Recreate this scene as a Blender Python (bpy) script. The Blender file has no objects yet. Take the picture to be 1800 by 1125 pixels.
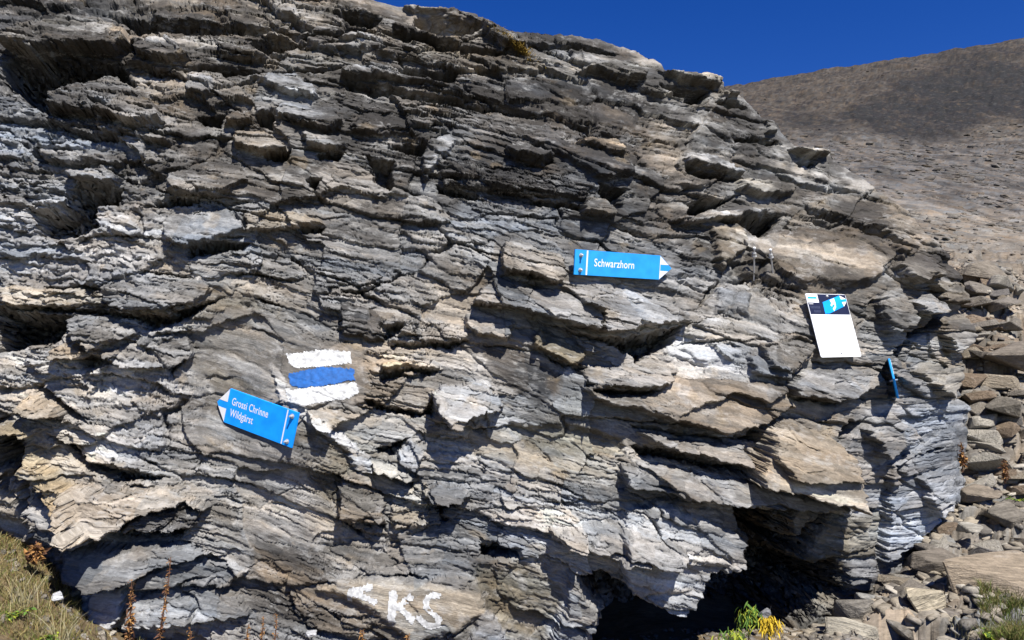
import bpy, bmesh, math, random
import numpy as np
from mathutils import Matrix, Vector

# ------------------------------------------------------------------ camera, sky, sun, exposure
sc = bpy.context.scene
FPX = 1386.0                      # focal length in pixels of an 1800 px wide frame
PITCH = math.radians(4.0)
CAM = np.array([0.0, 0.0, 1.5])
cam_d = bpy.data.cameras.new('camera')
cam_d.sensor_width = 36.0
cam_d.lens = FPX / 1800 * 36.0
cam_d.clip_start = 0.05
cam_d.clip_end = 2000
cam = bpy.data.objects.new('camera', cam_d)
sc.collection.objects.link(cam)
cam.location = CAM
cam.rotation_euler = (math.radians(90) + PITCH, 0, 0)
sc.camera = cam

SUN_EL, SUN_AZ = math.radians(54), math.radians(29)     # azimuth: to the right of straight behind the camera
SUN_DIR = Vector((math.sin(SUN_AZ) * math.cos(SUN_EL), -math.cos(SUN_AZ) * math.cos(SUN_EL), math.sin(SUN_EL)))
sun_d = bpy.data.lights.new('sun', 'SUN')
sun_d.energy = 5.0
sun_d.angle = math.radians(0.5)
sun_d.color = (1.0, 0.965, 0.91)
sun = bpy.data.objects.new('sun', sun_d)
sun.rotation_euler = SUN_DIR.to_track_quat('Z', 'Y').to_euler()
sun.location = (3, -4, 8)
sc.collection.objects.link(sun)

w = bpy.data.worlds.new('World')
sc.world = w
w.use_nodes = True
nt = w.node_tree
bg = nt.nodes['Background']
sky = nt.nodes.new('ShaderNodeTexSky')
sky.sky_type = 'NISHITA'
sky.sun_disc = False
sky.sun_elevation = SUN_EL
sky.sun_rotation = math.pi - SUN_AZ
sky.altitude = 2600
sky.air_density = 1.0
sky.dust_density = 0.0
sky.ozone_density = 3.0
hs = nt.nodes.new('ShaderNodeHueSaturation')
hs.inputs['Hue'].default_value = 0.522
hs.inputs['Saturation'].default_value = 1.36
hs.inputs['Value'].default_value = 1.48
nt.links.new(sky.outputs[0], hs.inputs['Color'])
nt.links.new(hs.outputs[0], bg.inputs[0])
bg.inputs[1].default_value = 0.05

sc.view_settings.view_transform = 'Standard'
sc.view_settings.look = 'None'
sc.view_settings.exposure = 0.82
sc.view_settings.gamma = 1.0
sc.view_settings.use_curve_mapping = False
sc.cycles.max_bounces = 5
sc.cycles.diffuse_bounces = 2

COL = sc.collection
RNG = np.random.default_rng(7)
random.seed(7)

# ------------------------------------------------------------------ numeric helpers
def hash01(ix, iy, seed):
    h = ix.astype(np.uint32) * np.uint32(374761393) + iy.astype(np.uint32) * np.uint32(668265263) + np.uint32((seed * 1442695041) & 0xFFFFFFFF)
    h ^= h >> np.uint32(13)
    h *= np.uint32(1274126177)
    h ^= h >> np.uint32(16)
    h *= np.uint32(2246822519)
    h ^= h >> np.uint32(15)
    return (h & np.uint32(0xFFFFFF)).astype(np.float32) * np.float32(1 / 16777216.0)

def noise(x, y, seed=0):
    ix, iy = np.floor(x), np.floor(y)
    fx, fy = (x - ix).astype(np.float32), (y - iy).astype(np.float32)
    ix, iy = ix.astype(np.int32), iy.astype(np.int32)
    ux = fx * fx * fx * (fx * (fx * 6 - 15) + 10)
    uy = fy * fy * fy * (fy * (fy * 6 - 15) + 10)
    def g(dx, dy):
        a = hash01(ix + dx, iy + dy, seed) * 6.2831853
        return np.cos(a) * (fx - dx) + np.sin(a) * (fy - dy)
    n00, n10, n01, n11 = g(0, 0), g(1, 0), g(0, 1), g(1, 1)
    return 1.5 * ((n00 * (1 - ux) + n10 * ux) * (1 - uy) + (n01 * (1 - ux) + n11 * ux) * uy)

def fbm(x, y, seed=0, octs=4, gain=0.5):
    s, a, t = 0.0, 1.0, 0.0
    for o in range(octs):
        s = s + a * noise(x * 2 ** o + 17.3 * o, y * 2 ** o - 9.1 * o, seed + o)
        t += a
        a *= gain
    return s / t

def cells(u, v, seed, jit=0.95):
    """anisotropic cell pattern: random values of the nearest cell, offset from its centre, edge distance"""
    u, v = np.asarray(u, np.float32), np.asarray(v, np.float32)
    iu, iv = np.floor(u).astype(np.int32), np.floor(v).astype(np.int32)
    f1 = np.full(u.shape, 9.0, np.float32)
    f2 = f1.copy()
    bu, bv = np.zeros_like(iu), np.zeros_like(iv)
    du = np.zeros(u.shape, np.float32)
    dv = du.copy()
    for a in (-1, 0, 1):
        for b in (-1, 0, 1):
            cu, cv = iu + a, iv + b
            ox = u - (cu + 0.5 + jit * (hash01(cu, cv, seed) - 0.5))
            oy = v - (cv + 0.5 + jit * (hash01(cu, cv, seed + 1) - 0.5))
            d = (np.abs(ox) ** 1.6 + np.abs(oy) ** 1.6).astype(np.float32)
            m = d < f1
            f2 = np.where(m, f1, np.minimum(f2, d))
            f1 = np.where(m, d, f1)
            du = np.where(m, ox, du)
            dv = np.where(m, oy, dv)
            bu = np.where(m, cu, bu)
            bv = np.where(m, cv, bv)
    r = [hash01(bu, bv, seed + 2 + k) for k in range(4)]
    return r, du.astype(np.float32), dv.astype(np.float32), f2 - f1

def sstep(a, b, x):
    t = np.clip((x - a) / (b - a), 0, 1)
    return t * t * (3 - 2 * t)

def poly_sd(x, y, poly):
    """signed distance to a polygon, positive inside"""
    p = np.asarray(poly, float)
    q = np.roll(p, -1, 0)
    d = np.full(x.shape, 1e9)
    ins = np.zeros(x.shape, bool)
    for (ax, ay), (bx, by) in zip(p, q):
        ex, ey = bx - ax, by - ay
        t = np.clip(((x - ax) * ex + (y - ay) * ey) / (ex * ex + ey * ey + 1e-9), 0, 1)
        d = np.minimum(d, np.hypot(x - ax - t * ex, y - ay - t * ey))
        if ay != by:
            c = ((ay > y) != (by > y)) & (x < (bx - ax) * (y - ay) / (by - ay) + ax)
            ins ^= c
    return np.where(ins, d, -d)

def stroke_sd(x, y, pts, wd):
    d = np.full(x.shape, 1e9)
    for (ax, ay), (bx, by) in zip(pts[:-1], pts[1:]):
        ex, ey = bx - ax, by - ay
        t = np.clip(((x - ax) * ex + (y - ay) * ey) / (ex * ex + ey * ey + 1e-9), 0, 1)
        d = np.minimum(d, np.hypot(x - ax - t * ex, y - ay - t * ey))
    return wd / 2 - d

def tps_fit(pts, vals, reg=1e-3):
    p = np.asarray(pts, float)
    n = len(p)
    r = np.hypot(p[:, None, 0] - p[None, :, 0], p[:, None, 1] - p[None, :, 1])
    K = np.where(r > 0, r * r * np.log(r + 1e-12), 0) + reg * np.eye(n)
    A = np.zeros((n + 3, n + 3))
    A[:n, :n] = K
    A[:n, n] = 1
    A[:n, n + 1:] = p
    A[n, :n] = 1
    A[n + 1:, :n] = p.T
    s = np.linalg.solve(A, np.concatenate([np.asarray(vals, float), np.zeros(3)]))
    def ev(x, y):
        out = s[n] + s[n + 1] * x + s[n + 2] * y
        for (qx, qy), c in zip(p, s[:n]):
            r2 = (x - qx) ** 2 + (y - qy) ** 2
            out = out + c * 0.5 * r2 * np.log(r2 + 1e-12)
        return out
    return ev

def ray(px, py, D):
    """world point seen at a pixel of the 1800 x 1125 frame, at a forward distance D"""
    a = (np.asarray(px, float) - 900) / FPX
    b = (562.5 - np.asarray(py, float)) / FPX
    D = np.asarray(D, float)
    cp, sp = math.cos(PITCH), math.sin(PITCH)
    return np.stack([a * D, (cp - b * sp) * D, CAM[2] + (sp + b * cp) * D], -1)

def unray(P):
    q = P - CAM
    cp, sp = math.cos(PITCH), math.sin(PITCH)
    D = q[..., 1] * cp + q[..., 2] * sp
    b = (-q[..., 1] * sp + q[..., 2] * cp) / D
    a = q[..., 0] / D
    return 900 + a * FPX, 562.5 - b * FPX, D

# ------------------------------------------------------------------ materials
MATS = {}
def nodes(name, rough=0.9, spec=0.2):
    m = bpy.data.materials.new(name)
    m.use_nodes = True
    t = m.node_tree
    b = t.nodes['Principled BSDF']
    b.inputs['Roughness'].default_value = rough
    b.inputs['Specular IOR Level'].default_value = spec
    MATS[name] = m
    return m, t, b

def N(t, kind, **kw):
    n = t.nodes.new(kind)
    for k, v in kw.items():
        setattr(n, k, v)
    return n

def plain(name, col, rough=0.6, spec=0.3, var=0.12, scale=40.0, metal=0.0, bump=0.0):
    m, t, b = nodes(name, rough, spec)
    tc = N(t, 'ShaderNodeTexCoord')
    nz = N(t, 'ShaderNodeTexNoise')
    nz.inputs['Scale'].default_value = scale
    nz.inputs['Detail'].default_value = 5
    t.links.new(tc.outputs['Object'], nz.inputs['Vector'])
    mr = N(t, 'ShaderNodeMapRange')
    mr.inputs['From Min'].default_value = 0.3
    mr.inputs['From Max'].default_value = 0.7
    mr.inputs['To Min'].default_value = 1 - var
    mr.inputs['To Max'].default_value = 1 + var
    t.links.new(nz.outputs['Fac'], mr.inputs['Value'])
    vm = N(t, 'ShaderNodeVectorMath', operation='SCALE')
    vm.inputs[0].default_value = [q * 0.78 for q in col]
    t.links.new(mr.outputs[0], vm.inputs['Scale'])
    t.links.new(vm.outputs[0], b.inputs['Base Color'])
    b.inputs['Metallic'].default_value = metal
    if bump:
        bp = N(t, 'ShaderNodeBump')
        bp.inputs['Strength'].default_value = 0.6
        bp.inputs['Distance'].default_value = bump
        t.links.new(nz.outputs['Fac'], bp.inputs['Height'])
        t.links.new(bp.outputs[0], b.inputs['Normal'])
    return m

def rock_material(name, coord='strata', su=1.0, bump=0.004, crust=0.45):
    """colour attribute x fine grain, pale flecks and thin veins, grain drawn out along the bedding"""
    m, t, b = nodes(name, 0.88, 0.18)
    ca = N(t, 'ShaderNodeAttribute', attribute_name='col')
    if coord == 'strata':
        at = N(t, 'ShaderNodeAttribute', attribute_name='strata')
        vec = at.outputs['Vector']
    else:
        at = N(t, 'ShaderNodeTexCoord')
        vec = at.outputs['Object']
    def mp(sx, sy, sz):
        n = N(t, 'ShaderNodeMapping')
        n.inputs['Scale'].default_value = (sx * su, sy * su, sz * su)
        t.links.new(vec, n.inputs['Vector'])
        return n.outputs[0]
    def nz(v, scale, detail=6, rough=0.6, dist=0.0):
        n = N(t, 'ShaderNodeTexNoise')
        n.inputs['Scale'].default_value = scale
        n.inputs['Detail'].default_value = detail
        n.inputs['Roughness'].default_value = rough
        n.inputs['Distortion'].default_value = dist
        t.links.new(v, n.inputs['Vector'])
        return n.outputs['Fac']
    def mr(f, a, c, d, e):
        n = N(t, 'ShaderNodeMapRange')
        for k, v in zip(('From Min', 'From Max', 'To Min', 'To Max'), (a, c, d, e)):
            n.inputs[k].default_value = v
        t.links.new(f, n.inputs['Value'])
        return n.outputs[0]
    def math_(op, x, y):
        n = N(t, 'ShaderNodeMath', operation=op)
        for i, q in enumerate((x, y)):
            if hasattr(q, 'links'):
                t.links.new(q, n.inputs[i])
            else:
                n.inputs[i].default_value = q
        return n.outputs[0]
    grain = nz(mp(18, 60, 40), 1.0, 8, 0.65, 0.4)
    lam = nz(mp(9, 150, 90), 1.0, 5, 0.6, 0.8)
    blot = nz(mp(5, 9, 7), 1.0, 7, 0.62, 0.6)
    speck = nz(mp(70, 110, 90), 1.0, 3, 0.6)
    k = math_('MULTIPLY', mr(grain, 0.3, 0.7, 0.72, 1.26), mr(lam, 0.3, 0.7, 0.80, 1.18))
    k = math_('MULTIPLY', k, mr(speck, 0.3, 0.7, 0.62, 0.88))
    sc_ = N(t, 'ShaderNodeVectorMath', operation='SCALE')
    t.links.new(ca.outputs['Color'], sc_.inputs[0])
    t.links.new(k, sc_.inputs['Scale'])
    # pale crust
    mx = N(t, 'ShaderNodeMix', data_type='RGBA')
    mx.inputs['B'].default_value = (0.33, 0.325, 0.31, 1)
    t.links.new(mr(math_('MULTIPLY', blot, mr(grain, 0.35, 0.65, 0.8, 1.2)), 0.56, 0.72, 0.0, crust), mx.inputs['Factor'])
    t.links.new(sc_.outputs[0], mx.inputs['A'])
    # rusty stain
    mx2 = N(t, 'ShaderNodeMix', data_type='RGBA')
    mx2.inputs['B'].default_value = (0.18, 0.125, 0.07, 1)
    rust = nz(mp(3.1, 4.7, 5), 1.0, 6, 0.6, 0.5)
    t.links.new(mr(rust, 0.56, 0.75, 0.0, 0.32), mx2.inputs['Factor'])
    t.links.new(mx.outputs['Result'], mx2.inputs['A'])
    t.links.new(mx2.outputs['Result'], b.inputs['Base Color'])
    h = math_('ADD', math_('MULTIPLY', grain, 1.0), math_('MULTIPLY', lam, 0.8))
    h = math_('ADD', h, math_('MULTIPLY', speck, 0.35))
    bp = N(t, 'ShaderNodeBump')
    bp.inputs['Strength'].default_value = 0.9
    bp.inputs['Distance'].default_value = bump
    t.links.new(h, bp.inputs['Height'])
    t.links.new(bp.outputs[0], b.inputs['Normal'])
    return m

M_ROCK = rock_material('schist_rock')
M_SCREE = rock_material('scree_rock', coord='object', su=0.6, bump=0.006, crust=0.12)
M_STONE = rock_material('loose_stone_rock', coord='object', su=0.45, bump=0.03, crust=0.3)
M_BLUE = plain('sign_blue_enamel', (0.012, 0.40, 1.20), 0.55, 0.10, 0.16, 14)
M_CYAN = plain('sign_cyan_enamel', (0.035, 0.40, 0.97), 0.55, 0.12, 0.13, 14)
M_WHITE = plain('sign_white_enamel', (0.98, 0.99, 1.0), 0.45, 0.35, 0.03, 25)
M_NAVY = plain('sign_navy_print', (0.012, 0.016, 0.05), 0.5, 0.3, 0.1, 30)
M_GREYPRINT = plain('sign_grey_print', (0.05, 0.06, 0.11), 0.5, 0.3, 0.1, 30)
M_ALU = plain('sign_edge_metal', (0.02, 0.10, 0.32), 0.5, 0.4, 0.1, 30)
M_STEEL = plain('zinc_steel', (0.62, 0.62, 0.61), 0.35, 0.5, 0.15, 300, metal=0.35)
M_PWHITE = plain('white_rock_paint', (0.56, 0.56, 0.55), 0.85, 0.1, 0.35, 55, bump=0.005)
M_PBLUE = plain('blue_rock_paint', (0.012, 0.105, 0.36), 0.7, 0.25, 0.25, 60, bump=0.002)
M_DEAD = plain('withered_brown', (0.15, 0.075, 0.045), 0.9, 0.1, 0.35, 60)
M_DEAD2 = plain('withered_orange', (0.36, 0.19, 0.07), 0.9, 0.1, 0.3, 60)
M_GREEN = plain('leaf_green', (0.10, 0.19, 0.03), 0.7, 0.2, 0.35, 50)
M_LIME = plain('leaf_lime', (0.33, 0.38, 0.04), 0.7, 0.2, 0.3, 50)
M_YELLOW = plain('leaf_yellow', (0.62, 0.42, 0.03), 0.7, 0.2, 0.25, 50)
M_MOSS = plain('moss_ochre', (0.20, 0.13, 0.02), 0.95, 0.05, 0.35, 50)

# ------------------------------------------------------------------ object helpers
def link(o, parent=None):
    COL.objects.link(o)
    if parent is not None:
        o.parent = parent
    return o

def tag(o, label=None, cat=None, group=None, kind=None):
    for k, v in (('label', label), ('category', cat), ('group', group), ('kind', kind)):
        if v:
            o[k] = v
    return o

def empty(name, loc=(0, 0, 0), mat=None):
    o = bpy.data.objects.new(name, None)
    o.empty_display_size = 0.1
    if mat is not None:
        o.matrix_world = mat
    else:
        o.location = loc
    return link(o)

def np_mesh(name, V, F, mat, attrs=None, smooth=False):
    """V (n,3), F (m,3 or 4) arrays"""
    me = bpy.data.meshes.new(name)
    V = np.ascontiguousarray(V, np.float32)
    F = np.ascontiguousarray(F, np.int32)
    k = F.shape[1]
    me.vertices.add(len(V))
    me.vertices.foreach_set('co', V.ravel())
    me.loops.add(F.size)
    me.loops.foreach_set('vertex_index', F.ravel())
    me.polygons.add(len(F))
    me.polygons.foreach_set('loop_start', np.arange(0, F.size, k, dtype=np.int32))
    me.polygons.foreach_set('loop_total', np.full(len(F), k, np.int32))
    me.update(calc_edges=True)
    if attrs:
        for an, arr in attrs.items():
            arr = np.asarray(arr, np.float32)
            if an == 'col':
                a = me.attributes.new(an, 'FLOAT_COLOR', 'POINT')
                a.data.foreach_set('color', np.concatenate([arr, np.ones((len(arr), 1), np.float32)], 1).ravel())
            else:
                a = me.attributes.new(an, 'FLOAT_VECTOR', 'POINT')
                a.data.foreach_set('vector', np.ascontiguousarray(arr).ravel())
    me.materials.append(mat)
    if smooth:
        me.polygons.foreach_set('use_smooth', np.ones(len(F), bool))
    return me

def mesh_obj(name, me, parent=None):
    return link(bpy.data.objects.new(name, me), parent)

def sub_mesh(faces, V):
    u, inv = np.unique(faces.ravel(), return_inverse=True)
    return u, inv.reshape(faces.shape)

# ------------------------------------------------------------------ THE OUTCROP
# survey of the face: pixel column, pixel row, distance
SIGN1 = dict(TL=(1011.3, 438), TR=(1161.3, 449.3), BL=(1008.7, 482.7), D=(3.82, 4.02, 3.815))
SIGN2 = dict(TL=(405, 683), TR=(525, 726), BL=(393, 742), D=(3.46, 3.30, 3.47))
BOARD = dict(TL=(1415.2, 515.6), TR=(1485.6, 517.7), BL=(1443.4, 628.2), D=(4.17, 4.31, 4.03))
def sign_plane(S):
    a, b, c = ray(*S['TL'], S['D'][0]), ray(*S['TR'], S['D'][1]), ray(*S['BL'], S['D'][2])
    return a, b - a, c - a
def square_up(S):
    """choose the depth of the lower corner so that the plate is a true rectangle"""
    lo, hi = S['D'][0] - .35, S['D'][0] + .35
    best = None
    for k in range(1401):
        q = lo + (hi - lo) * k / 1400
        a, b, c = ray(*S['TL'], S['D'][0]), ray(*S['TR'], S['D'][1]), ray(*S['BL'], q)
        e_ = abs((b - a) @ (c - a)) / np.linalg.norm(c - a)
        if best is None or e_ < best[0]:
            best = (e_, q)
    S['D'] = (S['D'][0], S['D'][1], best[1])
for S in (SIGN1, SIGN2, BOARD):
    square_up(S)
def plane_depth(S, px, py):
    a, u, v = sign_plane(S)
    n = np.cross(u, v)
    d = ray(px, py, 1.0) - CAM
    return (n @ (a - CAM)) / (d @ n)

ctrl = [(-80, 60, 3.75), (0, 500, 3.30), (-80, 700, 3.2), (0, 800, 3.25), (0, 960, 3.35), (0, 1200, 3.3), (300, 1180, 3.28), (200, 900, 3.22),
        (300, 250, 3.6), (300, 50, 3.95), (300, -80, 4.3), (0, 200, 3.5), (600, 50, 4.25), (600, 250, 3.9), (700, 420, 3.85), (560, 660, 3.52),
        (300, 600, 3.42), (750, 650, 3.62), (700, 850, 3.52), (500, 950, 3.4), (700, 1070, 3.35), (900, 1100, 3.5), (850, 520, 3.78),
        (900, 100, 4.5), (900, 300, 4.05), (1050, 330, 4.05), (1100, 150, 4.6), (1260, 180, 4.95), (1250, 350, 4.5), (1200, 480, 4.1),
        (1200, 600, 4.0), (1050, 700, 3.75), (1250, 720, 3.85), (1400, 830, 3.95), (1200, 870, 3.72), (1000, 900, 3.6), (1200, 1020, 3.75),
        (1400, 440, 4.55), (1340, 480, 4.35), (1500, 560, 4.42), (1480, 680, 4.22), (1560, 660, 4.45), (1600, 480, 4.85), (1500, 380, 5.0), (1640, 430, 5.5),
        (1700, 520, 5.6), (1620, 620, 4.75), (1680, 740, 4.95), (1620, 850, 4.65), (1520, 900, 4.25), (1500, 1050, 4.2), (1400, 1000, 4.05),
        (1400, 1180, 4.2), (1100, 1180, 3.9), (1400, 300, 5.15), (1690, 900, 5.0), (1650, 950, 4.8)]
for S, pts in ((SIGN1, [(1011, 460), (1090, 465), (1170, 470)]), (SIGN2, [(400, 715), (460, 735), (520, 757)]), (BOARD, [(1425, 530), (1465, 570), (1500, 615)])):
    for x, y in pts:
        ctrl.append((x, y, float(plane_depth(S, x, y)) + 0.055))
ctrl = np.array(ctrl, float)
depth_fn = tps_fit(ctrl[:, :2] / 400, ctrl[:, 2], 2e-3)

TOPX = [-90, 0, 150, 300, 450, 560, 640, 662, 700, 740, 795, 835, 868, 905, 945, 1005, 1042, 1085, 1122, 1158, 1168, 1246, 1270, 1274, 1297, 1312, 1336, 1366, 1374, 1396, 1420, 1457, 1462, 1490, 1522, 1556, 1602, 1640, 1668, 1692, 1712]
TOPY = [-130, -120, -95, -75, -50, -25, -4, 2, 12, 14, 14, 26, 43, 60, 61, 63, 69, 84, 92, 112, 127, 129, 143, 156, 166, 184, 208, 217, 233, 256, 261, 263, 279, 298, 318, 345, 376, 402, 440, 470, 530]
BOTX = [-90, 300, 1000, 1405, 1450, 1500, 1570, 1630, 1672, 1692, 1712]
BOTY = [1230, 1230, 1240, 1230, 1160, 1110, 1060, 1010, 960, 900, 800]
NX, NY = 1180, 800
colx = np.linspace(-90, 1712, NX)
ytop = np.interp(colx, TOPX, TOPY)
ybot = np.interp(colx, BOTX, BOTY)
tt = np.linspace(0, 1, NY)
PX = np.repeat(colx[:, None], NY, 1)
PY = ybot[:, None] + (ytop - ybot)[:, None] * tt[None, :]
PX = PX + sstep(1560, 1712, PX) * (34 * fbm(PY / 95 + 3, PY * 0 + 1.5, 23, 3) + 16 * fbm(PY / 24, PY * 0 + 7.5, 24, 3) - 22)
# coarse-to-fine evaluation of smooth fields
gx, gy = np.arange(-120, 1761, 20.0), np.arange(-160, 1281, 20.0)
GX, GY = np.meshgrid(gx, gy, indexing='ij')
def up(G, X, Y):
    fx = np.clip((X - gx[0]) / 20, 0, len(gx) - 1.001)
    fy = np.clip((Y - gy[0]) / 20, 0, len(gy) - 1.001)
    i, j = fx.astype(int), fy.astype(int)
    a, b = fx - i, fy - j
    a, b = a * a * (3 - 2 * a) * 0.0 + a, b
    return G[i, j] * (1 - a) * (1 - b) + G[i + 1, j] * a * (1 - b) + G[i, j + 1] * (1 - a) * b + G[i + 1, j + 1] * a * b
D0G = depth_fn(GX / 400, GY / 400)
# bedding: dip of the layers (degrees, down to the right), integrated into layer coordinates U, V (metres)
dips = [(100, 60, 4), (400, 60, 6), (700, 100, 12), (1000, 150, 12), (1250, 180, 10), (1450, 320, 18), (1600, 420, 22), (150, 300, 1), (100, 450, 2),
        (400, 250, 4), (400, 400, 3), (600, 330, 5), (600, 450, 5), (700, 250, 10), (900, 300, 12), (1050, 300, 14), (700, 450, 8), (900, 500, 18), (1100, 550, 16), (1100, 420, 8),
        (1300, 500, 20), (1450, 450, 16), (1500, 560, 14), (1450, 680, 8), (1600, 600, 5), (1600, 700, -12), (1620, 850, -22), (1250, 700, 9), (1200, 800, 11),
        (1400, 850, 14), (1000, 850, 10), (1150, 950, 11), (900, 1000, 18), (750, 650, 8), (850, 650, 20), (700, 800, 10), (500, 600, 26),
        (450, 700, 28), (600, 780, 28), (350, 600, 16), (200, 620, 8), (150, 750, 12), (80, 820, 35), (150, 880, 26), (280, 900, 4), (250, 970, 4),
        (200, 1060, 0), (450, 950, 22), (550, 1050, 28), (700, 1060, 6), (720, 880, -4), (1000, 700, 10), (1080, 640, 8), (1000, 1060, 22), (300, 780, 8), (100, 650, 5)]
dips = np.array(dips, float)
hx, hy = np.arange(-120, 1761, 47.0), np.arange(-160, 1281, 48.0)
HX, HY = np.meshgrid(hx, hy, indexing='ij')
def idw(X, Y, pts, vals, p=3.0, soft=40):
    num, den = 0.0, 0.0
    for (x, y), v in zip(pts, vals):
        k = 1.0 / ((X - x) ** 2 + (Y - y) ** 2 + soft ** 2) ** (p / 2)
        num, den = num + k[..., None] * np.atleast_1d(v), den + k
    return num / den[..., None]
ang = np.radians(idw(HX, HY, dips[:, :2], dips[:, 2])[..., 0])
n1, n2 = HX.shape
idx = np.arange(n1 * n2).reshape(n1, n2)
rows, rv, rw = [], [], []
A = np.zeros((n1 * n2, n1 * n2))
bU, bV = np.zeros(n1 * n2), np.zeros(n1 * n2)
for (i0, i1, h, tU, tV) in ((idx[:-1], idx[1:], 47.0, np.cos(ang), np.sin(ang)), (idx[:, :-1], idx[:, 1:], 48.0, np.sin(ang), -np.cos(ang))):
    i0, i1 = i0.ravel(), i1.ravel()
    gU = 0.5 * (tU.ravel()[i0] + tU.ravel()[i1]) * h
    gV = 0.5 * (tV.ravel()[i0] + tV.ravel()[i1]) * h
    np.add.at(A, (i0, i0), 1)
    np.add.at(A, (i1, i1), 1)
    np.add.at(A, (i0, i1), -1)
    np.add.at(A, (i1, i0), -1)
    for bb, g in ((bU, gU), (bV, gV)):
        np.add.at(bb, i1, g)
        np.add.at(bb, i0, -g)
A[0, 0] += 1
sU = np.linalg.solve(A, bU)
sV = np.linalg.solve(A, bV)
tU_fn = sU.reshape(n1, n2)
tV_fn = sV.reshape(n1, n2)
def up2(G, X, Y):
    fx = np.clip((X - hx[0]) / 47, 0, n1 - 1.001)
    fy = np.clip((Y - hy[0]) / 48, 0, n2 - 1.001)
    i, j = fx.astype(int), fy.astype(int)
    a, b = fx - i, fy - j
    return G[i, j] * (1 - a) * (1 - b) + G[i + 1, j] * a * (1 - b) + G[i, j + 1] * (1 - a) * b + G[i + 1, j + 1] * a * b
MPP = 1 / 360.0
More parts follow.
